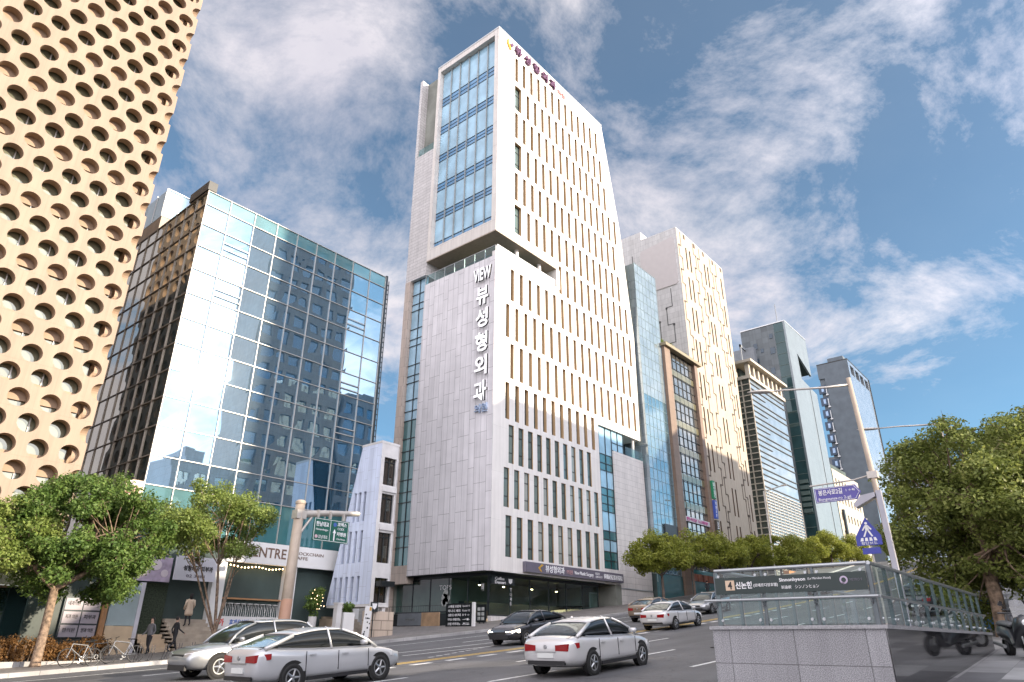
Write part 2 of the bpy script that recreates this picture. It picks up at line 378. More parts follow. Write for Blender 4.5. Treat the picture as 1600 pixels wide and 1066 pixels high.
# ------------------------------------------------------------------ ground, road, pavements
asphalt, nt, b = nodes('asphalt')
tc = N(nt, 'ShaderNodeTexCoord')
def nzz(sc, vec, det=6, rgh=.6):
    q = N(nt, 'ShaderNodeTexNoise'); q.inputs['Scale'].default_value = sc; q.inputs['Detail'].default_value = det; q.inputs['Roughness'].default_value = rgh; L(nt, vec, q.inputs['Vector']); return q.outputs['Fac']
def rmp(s, a, b_, lo, hi):
    q = N(nt, 'ShaderNodeMapRange'); q.inputs['From Min'].default_value = a; q.inputs['From Max'].default_value = b_; q.inputs['To Min'].default_value = lo; q.inputs['To Max'].default_value = hi; L(nt, s, q.inputs['Value']); return q.outputs[0]
def mul(a, b_):
    q = N(nt, 'ShaderNodeMath', operation='MULTIPLY'); L(nt, a, q.inputs[0]); L(nt, b_, q.inputs[1]); return q.outputs[0]
mpl = N(nt, 'ShaderNodeMapping'); mpl.inputs['Scale'].default_value = (.03, .75, 1); L(nt, tc.outputs['Object'], mpl.inputs['Vector'])   # tyre wear runs along the lanes
vor = N(nt, 'ShaderNodeTexVoronoi', feature='DISTANCE_TO_EDGE'); vor.inputs['Scale'].default_value = .22
wob = N(nt, 'ShaderNodeTexNoise'); wob.inputs['Scale'].default_value = 1.2; wob.inputs['Detail'].default_value = 5; L(nt, tc.outputs['Object'], wob.inputs['Vector'])
wv = N(nt, 'ShaderNodeVectorMath', operation='MULTIPLY_ADD'); wv.inputs[1].default_value = (1.6,1.6,0); L(nt, wob.outputs['Color'], wv.inputs[0]); L(nt, tc.outputs['Object'], wv.inputs[2]); L(nt, wv.outputs[0], vor.inputs['Vector'])
val = mul(mul(rmp(nzz(1.0, mpl.outputs[0]), .3, .7, .72, 1.25), rmp(nzz(.35, tc.outputs['Object']), .3, .7, .82, 1.15)), mul(rmp(nzz(38, tc.outputs['Object'], 3), .35, .65, .80, 1.2), rmp(vor.outputs['Distance'], .0, .010, .55, 1.0)))
vm = N(nt, 'ShaderNodeVectorMath', operation='SCALE'); vm.inputs[0].default_value = (.098,.098,.101); L(nt, val, vm.inputs['Scale']); L(nt, vm.outputs[0], b.inputs['Base Color'])
b.inputs['Roughness'].default_value = .68
bp = N(nt, 'ShaderNodeBump'); bp.inputs['Strength'].default_value = .3; bp.inputs['Distance'].default_value = .02; L(nt, nzz(60, tc.outputs['Object'], 3), bp.inputs['Height']); L(nt, bp.outputs['Normal'], b.inputs['Normal'])
white_pm = None
paving = M_tiles('paving', (.30,.285,.27), .6, .3, rough=.75, joint=.01, jdark=.6, amt=.15)
# paving pattern must lie in the ground plane: a second brick laid in x, y
def M_floor(name, c1, c2, w, hgt, joint=.012, rough=.7, rot=0):
    m, nt, b = nodes(name)
    tc = N(nt, 'ShaderNodeTexCoord'); mp = N(nt, 'ShaderNodeMapping'); mp.inputs['Rotation'].default_value = (0,0,rot); L(nt, tc.outputs['Object'], mp.inputs['Vector'])
    br = N(nt, 'ShaderNodeTexBrick'); br.inputs['Scale'].default_value = 1; br.inputs['Brick Width'].default_value = w; br.inputs['Row Height'].default_value = hgt
    br.inputs['Mortar Size'].default_value = joint; br.inputs['Color1'].default_value = c4(c1); br.inputs['Color2'].default_value = c4(c2); br.inputs['Mortar'].default_value = c4([x*.5 for x in c1])
    L(nt, mp.outputs[0], br.inputs['Vector'])
    nz = N(nt, 'ShaderNodeTexNoise'); nz.inputs['Scale'].default_value = .9; nz.inputs['Detail'].default_value = 7; L(nt, tc.outputs['Object'], nz.inputs['Vector'])
    mr = N(nt, 'ShaderNodeMapRange'); mr.inputs['From Min'].default_value = .3; mr.inputs['From Max'].default_value = .7; mr.inputs['To Min'].default_value = .75; mr.inputs['To Max'].default_value = 1.2; L(nt, nz.outputs['Fac'], mr.inputs['Value'])
    mx = N(nt, 'ShaderNodeMix', data_type='RGBA', blend_type='MULTIPLY'); mx.inputs[0].default_value = 1; L(nt, br.outputs['Color'], mx.inputs[6]); L(nt, mr.outputs[0], mx.inputs[7])
    L(nt, mx.outputs[2], b.inputs['Base Color']); b.inputs['Roughness'].default_value = rough
    bp = N(nt, 'ShaderNodeBump'); bp.invert = True; bp.inputs['Strength'].default_value = .4; bp.inputs['Distance'].default_value = .008; L(nt, br.outputs['Fac'], bp.inputs['Height']); L(nt, bp.outputs['Normal'], b.inputs['Normal'])
    return m
pave_m = M_floor('pavers', (.20,.185,.17), (.16,.147,.137), .6, .3)
band_m = M_floor('banded_pavers', (.34,.34,.34), (.12,.12,.125), 2.4, .75, .006)
kerb_m = M_floor('kerb_stone', (.40,.39,.38), (.33,.325,.32), 1.0, 5.0, .012)
earth = M('earth', (.16,.15,.13), .9, amt=.2, scale=.1)
white_p = M('road_paint', (.62,.62,.60), .65, amt=.32, scale=5)
yellow_p = M('yellow_paint', (.62,.40,.06), .6, amt=.15, scale=6)
XS = [-1500, -400, -40] + list(range(-36, 130, 4)) + [130, 400, 2500]
def sheet(name, mat, x0, x1, y0, y1, dz):
    mb = MB(); xs = [x0] + [x for x in XS if x0 < x < x1] + [x1]
    for a, b in zip(xs, xs[1:]): mb.quad((a,y0,gz(a)+dz),(b,y0,gz(b)+dz),(b,y1,gz(b)+dz),(a,y1,gz(a)+dz))
    return struct(mb.build(name, mat))
def strip(mb, x0, x1, y0, y1, dz, y0b=None, y1b=None):
    y0b = y0 if y0b is None else y0b; y1b = y1 if y1b is None else y1b
    n = max(1, int((x1-x0)/3)); 
    for i in range(n):
        a = x0+(x1-x0)*i/n; b = x0+(x1-x0)*(i+1)/n; t = i/n; t2 = (i+1)/n
        mb.quad((a,y0+(y0b-y0)*t,gz(a)+dz),(b,y0+(y0b-y0)*t2,gz(b)+dz),(b,y1+(y1b-y1)*t2,gz(b)+dz),(a,y1+(y1b-y1)*t,gz(a)+dz))
sheet('ground', earth, -1500, 2500, -1500, 1500, -.06)
sheet('road', asphalt, -300, 600, 6.9, 31.8, 0)
KH = .14
for nm, y0, y1, mt in (('pavement', 32.05, 62, pave_m), ('pavement', -12.4, 6.65, band_m)): sheet(nm, mt, -300, 600, y0, y1, KH)
for y0, y1 in ((31.8, 32.05), (6.65, 6.9)):
    mb = MB(); xs = [-300] + [x for x in XS if -300 < x < 600] + [600]
    for a, b in zip(xs, xs[1:]):
        za, zb_ = gz(a), gz(b); t = KH+.012
        mb.quad((a,y0,za+t),(b,y0,zb_+t),(b,y1,zb_+t),(a,y1,za+t))
        mb.quad((a,y0,za-.1),(b,y0,zb_-.1),(b,y0,zb_+t),(a,y0,za+t)); mb.quad((a,y1,za-.1),(b,y1,zb_-.1),(b,y1,zb_+t),(a,y1,za+t))
    struct(mb.build('kerb', kerb_m))
patch_m = M('asphalt_patch', (.058,.058,.060), .8, amt=.25, scale=3, bump=.3, bscale=60)
for nm, x0, x1, y0, y1 in (('road_patch',19.0,24.5,14.2,15.6),('road_patch',30,38,10.6,12.4),('road_patch',22.5,25.0,17.0,19.0),('road_patch',8,16,27.3,28.9)): sheet(nm, patch_m, x0, x1, y0, y1, .002)
mh_m = M('cast_iron', (.045,.044,.043), .55, metal=.5, amt=.3, scale=9)
for (x, y, lab) in ((21.4,16.1,'round iron manhole cover beside the dark road patch'),(26.6,12.0,'round iron manhole cover in the near lane'),(15.2,20.9,'round iron manhole cover by the yellow centre lines')):
    q = MB(); q.lathe([(0,.008),(.36,.008),(.37,.004),(.37,-.02)], (x,y,gz(x)+.004), seg=24); q.lathe([(.30,.0125),(.33,.0125),(.33,.009),(.30,.009)], (x,y,gz(x)+.004), seg=24); tag(q.build('manhole_cover', mh_m, loc=(x,y,gz(x))), lab, 'manhole cover')
# painted markings
mb = MB()
for yy, on, off, wd in ((9.9, 3, 5, .15), (13.25, 3, 4.5, .15), (16.4, 3, 5, .15), (26.6, 3, 5, .15), (29.3, 40, 0, .13)):
    x = -60.0
    while x < 160:
        strip(mb, x, min(x+on, 160), yy, yy+wd, .004); x += on+off
x = 4.0
while x < 60:   # short broad dashes in mid-road
    strip(mb, x, x+.95, 19.45, 19.75, .004); x += 1.75
for i in range(12):  # chevron hatching where the side lane leaves
    x = 20.6+i*.62
    strip(mb, x, x+.32, 21.4+.18*i, 21.55+.18*i, .004)
strip(mb, 21.0, 29.5, 23.35, 23.5, .004, 22.5, 22.65); strip(mb, 20.5, 33, 25.0, 25.15, .004, 24.2, 24.35)
strip(mb, 33.5, 39.6, 27.6, 27.9, .004); strip(mb, 33.8, 39.6, 28.5, 28.8, .004); strip(mb, 34.1, 39.6, 29.9, 30.2, .004)
for i in range(7): strip(mb, 24+i*.75, 24.35+i*.75, 7.2+.22*i, 9.2+.05*i, .004)
strip(mb, 17.6, 24, 7.6, 7.75, .004, 8.9, 9.05)
struct(mb.build('road_marking', white_p))
mb = MB(); strip(mb, -60, 160, 20.3, 20.44, .004); strip(mb, -60, 160, 20.62, 20.76, .004); struct(mb.build('centre_line', yellow_p))
mb = MB()
red_p = M('red_block', (.30,.12,.09), .75, amt=.2, scale=8)
for i in range(6): strip(mb, 38+i*1.1, 38.55+i*1.1, -1.0, 6.5, KH+.004)
struct(mb.build('crossing_stripe', white_p))
# ------------------------------------------------------------------ shared building materials
stone_v = M_tiles('panel_stone', (.76,.74,.755), 2.3, .72, vertical=True, joint=.018, jdark=.42, offset=.37, freq=3, var=.055, rough=.45)
stone_h = M_tiles('wall_stone', (.70,.665,.64), 1.5, .62, joint=.014, jdark=.6, var=.03, rough=.5)
stone_f = M_tiles('frame_stone', (.72,.68,.63), 1.6, 3.2, joint=.014, jdark=.62, var=.02, rough=.5)
core_st = M_tiles('core_stone', (.60,.58,.57), 1.3, .42, joint=.02, jdark=.55, var=.05)
jamb_st = M_tiles('jamb_stone', (.50,.42,.36), .7, 1.1, joint=.014, jdark=.6, var=.05)
white_w = M_tiles('white_wall', (.78,.755,.72), 2.84, 4.15, joint=.008, jdark=.75, var=.015, rough=.55, amt=.04, stk=.05)
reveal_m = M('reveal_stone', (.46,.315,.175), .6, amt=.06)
soffit_m = M_tiles('soffit_panels', (.44,.36,.28), 4.5, .55, joint=.03, jdark=.6, var=.05)
dark_fr = M('dark_frame', (.045,.055,.06), .4, metal=.5)
alu = M('aluminium', (.55,.56,.56), .35, metal=.7, amt=.06)
pale_fr = M('pale_frame', (.42,.41,.385), .4, metal=.3, amt=.06)
g_blue = M_glass('blind_glass', (.33,.53,.66), (.82,.92,1), .10, .003, amt=.22, scale=.5)
g_span = M_glass('spandrel_glass', (.09,.24,.42), (.7,.85,1), .15, .004)
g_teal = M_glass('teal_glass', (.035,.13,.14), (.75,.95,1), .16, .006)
g_win = M_glass('window_glass', (.09,.14,.14), (.85,.97,.97), .16, .004)
g_sky = M_glass('sky_glass', (.014,.06,.11), (.64,.84,.98), .50, .016, .28)
clear = M_clear('clear_glass', (.52,.74,.74))
rail_gl = M_clear('rail_glass', (.74,.88,.88), .05)
inner = M('interior_dark', (.05,.075,.07), .8, amt=.3, scale=.4)
inner_w = M('interior_wall', (.24,.25,.22), .8, amt=.25, scale=.5)
black_m = M('black_cladding', (.012,.015,.016), .35, amt=.3)
ink_w = M('white_letter', (.85,.85,.86), .4, amt=.02); ink_lit = M('lit_letter', (.88,.88,.9), .4, amt=.02, emit=(1,1,1), estr=.10)
ink_p = M('plum_letter', (.10,.03,.09), .4, amt=.05)
ink_k = M('black_letter', (.02,.02,.022), .5)
ink_s = M('pale_blue_letter', (.42,.52,.68), .4)
ink_pk = M('rose_letter', (.55,.30,.30), .4)
gold_m = M('gold_letter', (.75,.45,.08), .35, metal=.4)
sign_gr = M('sign_grey', (.14,.13,.165), .5, amt=.06)
lamp_on = M('lamp_glow', (.9,.7,.4), .5, emit=(1,.66,.32), estr=6)
lamp_dim = M('warm_bulb', (.9,.7,.4), .5, emit=(1,.70,.38), estr=3)
UX, UZ, UY = (1,0,0), (0,0,1), (0,-1,0)

# ================================================================== MAIN TOWER
X0, Y0 = 44.25, 39.3
T = thing('office_tower', 'tall white stone clinic tower with slit windows and vertical lettering on its corner', 'building', (X0, Y0, gz(44)))
EDGE = [(22.0,70.9),(35.5,71.2),(50.8,69.4),(66.5,66.2)]
def redge(v):
    v = max(22.0, min(66.5, v))
    for (a, xa), (b, xb) in zip(EDGE, EDGE[1:]):
        if a <= v <= b: return xa+(xb-xa)*(v-a)/(b-a)
    return EDGE[-1][1]
rows = []   # (z bottom, z top, first x, pitch, width, last x)
tops = [64.15, 59.85, 55.75, 51.5, 47.3, 43.1, 38.95, 34.83, 30.63, 26.5, 22.38, 18.3, 14.23, 10.05]
ops = []; wins = []
for i, t in enumerate(tops):
    b = t-3.6 if i < 12 else t-3.5
    if i == 6: b = t-3.5
    lst = []
    if i < 6:
        if i % 2 == 0: lst = [(47.25+1.42*k, .52) for k in range(18)]
        else: lst = [(47.2, 1.2)] + [(47.95+1.42*k, .52) for k in range(1, 18)]
    elif i == 6: lst = [(47.95+1.42*k, .52) for k in range(18) if 47.95+1.42*k > 55.0]
    elif i < 11: lst = [((46.66 if i % 2 else 45.96)+1.44*k, .52 if i < 10 else .6) for k in range(18)]
    elif i == 11: lst = [(46.5+1.42*k, .74) for k in range(11)]
    elif i == 12: lst = [(45.85+1.45*k, .74) for k in range(11)]
    else: lst = [(46.15+1.54*k, .80) for k in range(10)]
    for x, wd in lst:
        dep = .2 if i >= 11 else .42
        lim = (redge(t) if i < 10 else 61.7) - .75
        if i >= 10: lim = 61.35
        if x+wd < lim: ops.append((x, x+wd, b, t, dep)); wins.append((x, wd, b, t, i))
mb = MB()
def ledge(v): return 54.6 if 35.95 < v < 38.4 else X0
def redge2(v): return 61.7 if v < 22.0 else redge(v)
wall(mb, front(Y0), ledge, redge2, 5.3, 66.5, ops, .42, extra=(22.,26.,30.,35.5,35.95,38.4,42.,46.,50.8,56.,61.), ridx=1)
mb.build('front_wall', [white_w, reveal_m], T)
# body behind the fronts (one solid in steps)
bd = MB()
bd.prism([(X0+.95,38.45),(70.7,38.45),(71.0,35.6),(69.2,50.8),(66.0,66.3),(X0+.95,66.3)], 'y', Y0+.62, 53.5)
bd.prism([(X0+.95,22.1),(70.75,22.1),(71.0,35.5),(70.9,38.45),(55.3,38.45),(55.3,35.9),(X0+.95,35.9)], 'y', Y0+.62, 53.5)
bd.box(X0+.95, 61.9, Y0+.62, 53.5, 5.35, 22.1)
bd.box(61.9, 70.8, Y0+3.2, 53.5, 3.3, 22.1)
bd.box(47.5, 55.3, 42.4, 53.5, 35.9, 38.45)
bd.build('inner_body', inner_w, T)
# windows: nearest hundred singly, the rest together
def win_mesh(wd, hh, fb, fg):
    f = .045
    fb.box(0, f, 0, .1, 0, hh); fb.box(wd-f, wd, 0, .1, 0, hh); fb.box(f, wd-f, 0, .1, 0, f); fb.box(f, wd-f, 0, .1, hh-f, hh)
    fb.box(f, wd-f, .01, .09, hh*.27, hh*.27+.06); fb.box(f, wd-f, .01, .09, hh*.72, hh*.72+.06)
    fg.quad((f,.06,f),(wd-f,.06,f),(wd-f,.06,hh-f),(f,.06,hh-f))
blr = random.Random(2); g_blind = M_glass('window_blind', (.34,.38,.36), (.85,.97,.97), .12, .004); g_win2 = M_glass('window_half', (.16,.22,.21), (.85,.97,.97), .14, .004)
wins.sort(key=lambda q: -q[4]); protos = {}
rest_f, rest_g = MB(), MB()
for k, (x, wd, b, t, i) in enumerate(wins):
    hh = round(t-b, 2)
    if k < 100:
        key = (wd, hh, blr.choice((0,0,1,2)))
        if key not in protos:
            fb, fg = MB(), MB(); win_mesh(wd, hh, fb, fg)
            o = fb.build('window', dark_fr, T, loc=(0,0,0)); o.location = (x-X0, (.12 if i >= 11 else .34), b-gz(44)); o.parent = T
            g = fg.build('pane', (g_win, g_blind, g_win2)[key[2]], o); protos[key] = o
        else: inst(protos[key], T, (x-X0, (.12 if i >= 11 else .34), b-gz(44)))
    else:
        fb, fg = MB(), MB(); win_mesh(wd, hh, fb, fg)
        for src, dst in ((fb, rest_f), (fg, rest_g)):
            n = len(dst.v); dst.v += [(p[0]+x, p[1]+Y0+.34, p[2]+b) for p in src.v]; dst.f += [tuple(n+q for q in f) for f in src.f]; dst.m += src.m
o = rest_f.build('window_row', dark_fr, T); o['kind'] = 'stuff'
p = rest_g.build('pane', g_win, o); p['kind'] = 'stuff'
# left flank: upper glazed box
mb = MB(); op = [(39.95, 49.05, 39.8, 65.75)]
wall(mb, side(X0), Y0, 49.5, 38.4, 66.5, op, .62)
mb.build('upper_frame', stone_f, T)
mb = MB(); mb.box(X0+.02, 66.1, Y0+.02, 49.48, 66.5, 66.62); mb.box(X0-.04, X0+.3, Y0-.04, 49.5, 66.5, 66.72); mb.box(X0+.3, 66.25, Y0-.04, Y0+.3, 66.5, 66.72); mb.build('roof_coping', alu, T)
ys = [39.95, 41.45, 43.0, 44.5, 46.0, 47.5, 49.05]
zs = [(39.8,40.75),(40.75,43.75),(43.75,44.65),(44.65,47.75),(47.75,48.75),(48.75,52.0),(52.0,52.95),(52.95,56.15),(56.15,57.25),(57.25,60.45),(60.45,61.65),(61.65,65.75)]
rng = random.Random(3)
for j, (a, b) in enumerate(zs):
    vis = j % 2 == 1
    for i in range(6):
        q = MB(); e = rng.uniform(-.001,.001)
        q.quad((X0+.60+e, ys[i]+.03, a+.03),(X0+.60-e, ys[i+1]-.03, a+.03),(X0+.60-e, ys[i+1]-.03, b-.03),(X0+.60+e, ys[i]+.03, b-.03))
        q.build('vision_pane' if vis else 'spandrel_pane', g_blue if vis else g_span, T)
mb = MB()
for y in ys[1:-1]: mb.box(X0+.40, X0+.66, y-.035, y+.035, 39.8, 65.75)
mb.build('mullion', M('grey_frame_post', (.34,.36,.35), .4, metal=.3, amt=.06), T)
mb = MB()
for a, b in zs: 
    mb.box(X0+.55, X0+.66, 39.95, 49.05, a-.035, a+.035)
    if b-a < 1.3: mb.box(X0+.56, X0+.655, 39.95, 49.05, (a+b)/2-.025, (a+b)/2+.025)
mb.build('transom', dark_fr, T)
# soffit and terrace
mb = MB(); mb.box(X0+.01, 55.2, Y0+.01, 49.49, 38.3, 38.41); mb.build('soffit', soffit_m, T)
mb = MB(); mb.box(X0+.45, 55.2, Y0+.45, 49.5, 35.72, 35.8); mb.build('terrace_floor', paving, T)
mb = MB(); mb.quad((54.6,Y0,35.95),(54.6,Y0+2.9,35.95),(54.6,Y0+2.9,38.4),(54.6,Y0,38.4)); mb.box(54.62,55.28,Y0+.03,Y0+3,35.96,38.29); mb.build('terrace_jamb', stone_f, T)
for cxp in (48.7, 52.6):
    mb = MB(); mb.lathe([(.24,35.8),(.24,38.3)], (cxp,40.25,0), seg=18); mb.build('column', white_w, T, smooth=True)
mb = MB(); mb.quad((47.45,42.3,35.9),(55.2,42.3,35.9),(55.2,42.3,38.3),(47.45,42.3,38.3)); mb.quad((47.45,49.4,35.9),(47.45,42.3,35.9),(47.45,42.3,38.3),(47.45,49.4,38.3)); mb.build('terrace_glazing', g_teal, T)
mb = MB()
for k in range(7):
    y = 39.4+k*1.45; mb.box(X0+.16, X0+.19, y+.02, y+1.43, 35.45, 36.62)
mb.build('glass_balustrade', rail_gl, T)
mb = MB()
for k in range(8):
    y = 39.4+k*1.45; mb.box(X0+.13, X0+.22, y-.02, y+.02, 35.4, 36.6)
mb.box(X0+.14, X0+.2, 39.4, 49.55, 36.63, 36.67); mb.build('balustrade_rail', alu, T)
mb = MB(); mb.box(44.6, 54.4, Y0+.06, Y0+.10, 35.95, 36.85); mb.build('front_balustrade', M('frosted_panel', (.66,.67,.70), .35, amt=.04), T)
# left flank: stone panel
mb = MB(); mb.prism([(Y0+.003,5.3),(49.5,5.3),(49.5,35.4),(Y0+.003,35.4)], 'x', X0, X0+.45); mb.build('side_panel', stone_v, T)
mb = MB(); mb.box(X0+.01, 54.95, Y0+.01, Y0+.44, 35.4, 35.95); mb.build('parapet', white_w, T)
# recessed glass strip, its jamb, the core above it
mb = MB(); gl = []
zlist = [6.3, 8.0, 9.0, 10.4, 12.2, 13.2, 14.4, 16.3, 17.3, 18.6, 20.5, 21.5, 22.7, 24.6, 25.4, 26.6, 28.8, 29.6, 30.8, 33.0, 33.8, 35.0, 36.7]
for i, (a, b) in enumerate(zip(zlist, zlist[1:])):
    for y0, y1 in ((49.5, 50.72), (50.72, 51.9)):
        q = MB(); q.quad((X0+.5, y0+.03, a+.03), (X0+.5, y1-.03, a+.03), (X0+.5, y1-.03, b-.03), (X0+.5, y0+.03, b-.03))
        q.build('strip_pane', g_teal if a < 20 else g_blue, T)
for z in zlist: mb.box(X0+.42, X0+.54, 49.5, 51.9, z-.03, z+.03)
mb.box(X0+.42, X0+.54, 50.69, 50.75, 6.3, 36.7); mb.build('strip_mullion', dark_fr, T)
mb = MB(); mb.box(X0-.02, X0+2, 51.9, 52.7, 2.0, 36.7); mb.box(X0+.04, X0+.9, 49.5, 51.9, 4.7, 6.3); mb.build('jamb', jamb_st, T)
mb = MB(); mb.box(X0+.005, 60, 49.5, 52.7, 36.7, 54.0); mb.box(X0, 46.6, 52.3, 52.75, 54.0, 66.4); mb.box(45.2, 46.0, 50.0, 52.3, 54.0, 55.0); mb.build('core_wall', core_st, T)
mb = MB(); mb.box(X0+.1, X0+.13, 49.6, 52.2, 54.0, 55.1); mb.build('notch_glass', rail_gl, T)
mb = MB(); mb.box(X0+.55, X0+.9, 49.5, 52.7, 6.3, 36.7); mb.box(46.2, 66, 49.6, 53.4, 54.0, 66.3); mb.build('core_backing', inner, T)
# lower right: glazed cut, blank wall, balcony
mb = MB(); mb.quad((61.7,Y0,5.3),(61.7,Y0+.6,5.3),(61.7,Y0+.6,22.0),(61.7,Y0,22.0)); mb.box(61.7,70.9,Y0+.005,Y0+3.2,21.9,22.0); mb.build('cut_soffit', white_w, T)
zl = [6.76, 7.6, 8.5, 9.7, 10.6, 12.6, 13.4, 14.3, 15.1, 17.0, 17.8, 18.8, 21.9]
for a, b in zip(zl, zl[1:]):
    for xa, xb in ((62.05, 63.4), (63.4, 64.75)):
        q = MB(); q.quad((xa+.03,Y0+.3,a+.03),(xb-.03,Y0+.3,a+.03),(xb-.03,Y0+.3,b-.03),(xa+.03,Y0+.3,b-.03)); q.build('strip_pane', g_blue if b-a > 1.1 else g_teal, T)
mb = MB()
for z in zl: mb.box(62.05, 64.75, Y0+.24, Y0+.36, z-.035, z+.035)
for x in (62.08, 63.4, 64.72): mb.box(x-.035, x+.035, Y0+.22, Y0+.37, 6.76, 21.9)
for x in (66.0, 67.25): mb.box(x-.04, x+.04, Y0+.22, Y0+.37, 19.55, 21.9)
for z in (19.6, 20.5): mb.box(64.75, 67.25, Y0+.24, Y0+.36, z-.035, z+.035)
mb.build('strip_mullion', dark_fr, T)
q = MB(); q.quad((64.78,Y0+.3,19.6),(67.25,Y0+.3,19.6),(67.25,Y0+.3,21.9),(64.78,Y0+.3,21.9)); q.build('corner_glazing', g_blue, T)
q = MB(); q.quad((67.25,Y0+2.6,19.6),(70.9,Y0+2.6,19.6),(70.9,Y0+2.6,21.9),(67.25,Y0+2.6,21.9)); q.quad((67.25,Y0+.3,19.6),(67.25,Y0+2.6,19.6),(67.25,Y0+2.6,21.9),(67.25,Y0+.3,21.9)); q.build('balcony_glazing', g_teal, T)
mb = MB(); mb.lathe([(.17,19.5),(.17,21.9)], (69.9, Y0+.5, 0), seg=16); mb.build('column', white_w, T, smooth=True)
mb = MB(); mb.box(67.35, 71.2, Y0+.06, Y0+.085, 19.5, 20.55); mb.build('balcony_rail', rail_gl, T)
mb = MB(); mb.prism([(64.75,3.2),(71.35,3.2),(71.15,19.5),(64.75,19.5)], 'y', Y0, Y0+3.2); mb.box(61.72,64.75,Y0+.02,Y0+.3,5.3,6.74); mb.build('blank_wall', stone_h, T)
mb = MB(); mb.prism([(64.75,4.95),(71.42,4.95),(71.42,5.05),(64.75,5.05)], 'y', Y0-.05, Y0-.003); mb.build('wall_lip', alu, T)
# ground storey
mb = MB(); mb.box(X0+.9, 61.9, Y0+.9, 52.3, 5.0, 5.28); mb.box(X0, X0+.9, Y0+.45, 49.5, 5.28, 5.34); mb.box(X0+.45, 61.7, Y0+.005, Y0+.9, 5.25, 5.34); mb.build('ground_ceiling', dark_fr, T)
mb = MB(); mb.box(46, 63.6, 45.6, 45.8, .6, 5.0); mb.box(46, 46.2, 45.8, 52, .6, 5.0); mb.box(44.9, 46, 51.7, 51.88, .6, 5.0); mb.box(63.7, 64.75, Y0+.02, 45.7, 1.5, 5.3); mb.build('shop_back_wall', inner_w, T)
mb = MB(); mb.box(X0+.8, 63.7, Y0+.8, 52, .3, .7); mb.build('shop_floor', inner, T)
mb = MB()
for k in range(6):
    xa = 45.2+k*2.75; mb.quad((xa+.03,40.25,1.9),(xa+2.72,40.25,1.9),(xa+2.72,40.25,5.0),(xa+.03,40.25,5.0))
for k in range(5):
    ya = 40.3+k*2.3; mb.quad((45.15,ya+.03,2.3),(45.15,ya+2.27,2.3),(45.15,ya+2.27,5.0),(45.15,ya+.03,5.0))
mb.build('shop_window', clear, T)
mb = MB()
for k in range(7): xa = 45.2+k*2.75; mb.box(xa-.03, xa+.03, 40.2, 40.32, 1.9, 5.0)
for k in range(6): ya = 40.3+k*2.3; mb.box(45.1, 45.22, ya-.03, ya+.03, 2.3, 5.0)
mb.box(45.2, 61.7, 40.2, 40.32, 1.86, 1.98); mb.box(45.1,45.22,40.3,51.8,2.2,2.32)
mb.build('shop_mullion', dark_fr, T)
mb = MB(); mb.box(45.6, 61, 43.4, 44.1, .7, 3.1); mb.box(46.4, 47.0, 44, 51, .7, 3.0); mb.build('shop_counter', black_m, T)
mb = MB(); mb.box(45.0, 60.3, Y0+.5, 40.18, .6, 1.85); mb.box(60.3, 64.5, Y0+.2, 40.18, 1.4, 2.7); mb.build('plinth', stone_h, T)
mb = MB(); mb.box(61.6, 63.3, 41.2, 41.28, 2.6, 4.55); mb.build('entrance_door', pale_fr, T)
mb = MB(); mb.box(61.75, 63.15, 41.16, 41.195, 2.75, 4.4); mb.build('door_glass', inner_w, T)
# sign board over the shop
SB = MB(); SB.box(48.5, 64.6, Y0-.38, Y0-.01, 5.48, 6.34); sb = SB.build('sign_board', sign_gr, T)
yy = Y0-.39
text('lettering', '뷰성형외과', (52.75, yy, 5.93), 2.9, .62, UX, UZ, ink_w, sb, bold=.02)
text('lettering', '의원', (55.0, yy, 5.87), .95, .4, UX, UZ, ink_pk, sb)
text('lettering', 'View Plastic Surgery', (57.4, yy, 5.85), 3.2, .42, UX, UZ, ink_w, sb, bold=.01)
text('lettering', '1522', (59.75, yy, 6.06), .7, .2, UX, UZ, ink_w, sb); text('lettering', '539-1177', (60.0, yy, 5.76), 1.2, .2, UX, UZ, ink_w, sb)
text('lettering', '韓國必妩整形醫院', (62.65, yy, 5.9), 3.5, .5, UX, UZ, ink_w, sb, bold=.02)
mb = MB(); mb.prism([(50.75,6.26),(51.0,6.2),(50.5,5.92),(50.78,5.62),(50.62,5.6),(50.22,5.93)], 'y', yy-.01, yy+.01); mb.build('emblem', gold_m, sb)
# letters down the corner
for s, z, hh in (('뷰',31.15,2.0),('성',28.7,2.0),('형',26.15,2.05),('외',23.75,2.0),('과',21.2,2.0)):
    text('corner_letter', s, (X0-.22, 40.68, z), 1.6, hh, UY, UZ, ink_lit, T, depth=.2, bold=.03, side_mat=ink_k)
text('corner_letter', 'VIEW', (X0-.22, 40.75, 33.6), 2.35, 1.45, UY, UZ, ink_lit, T, depth=.2, bold=.03, side_mat=ink_k)
text('corner_letter', '의원', (X0-.12, 40.68, 19.55), 1.5, .85, UY, UZ, ink_s, T, depth=.2)
# letters along the roof line
for s, x in (('뷰',47.65),('성',49.4),('형',51.15),('외',52.85),('과',54.55)):
    text('roof_letter', s, (x, Y0-.16, 65.32), 1.15, 1.25, UX, UZ, ink_p, T, depth=.28, bold=.025)
text('roof_letter', '의원', (56.5, Y0-.1, 65.2), 1.6, .72, UX, UZ, ink_pk, T, depth=.12)
mb = MB(); mb.prism([(45.72,65.85),(45.85,65.78),(45.85,65.3),(46.35,64.55),(46.2,64.5),(45.66,65.2)], 'y', Y0-.22, Y0-.02); mb.build('emblem', gold_m, T)
mb = MB(); mb.prism([(46.05,65.25),(46.6,65.85),(46.75,65.45),(46.35,64.95)], 'y', Y0-.22, Y0-.02); mb.build('emblem', ink_p, T)
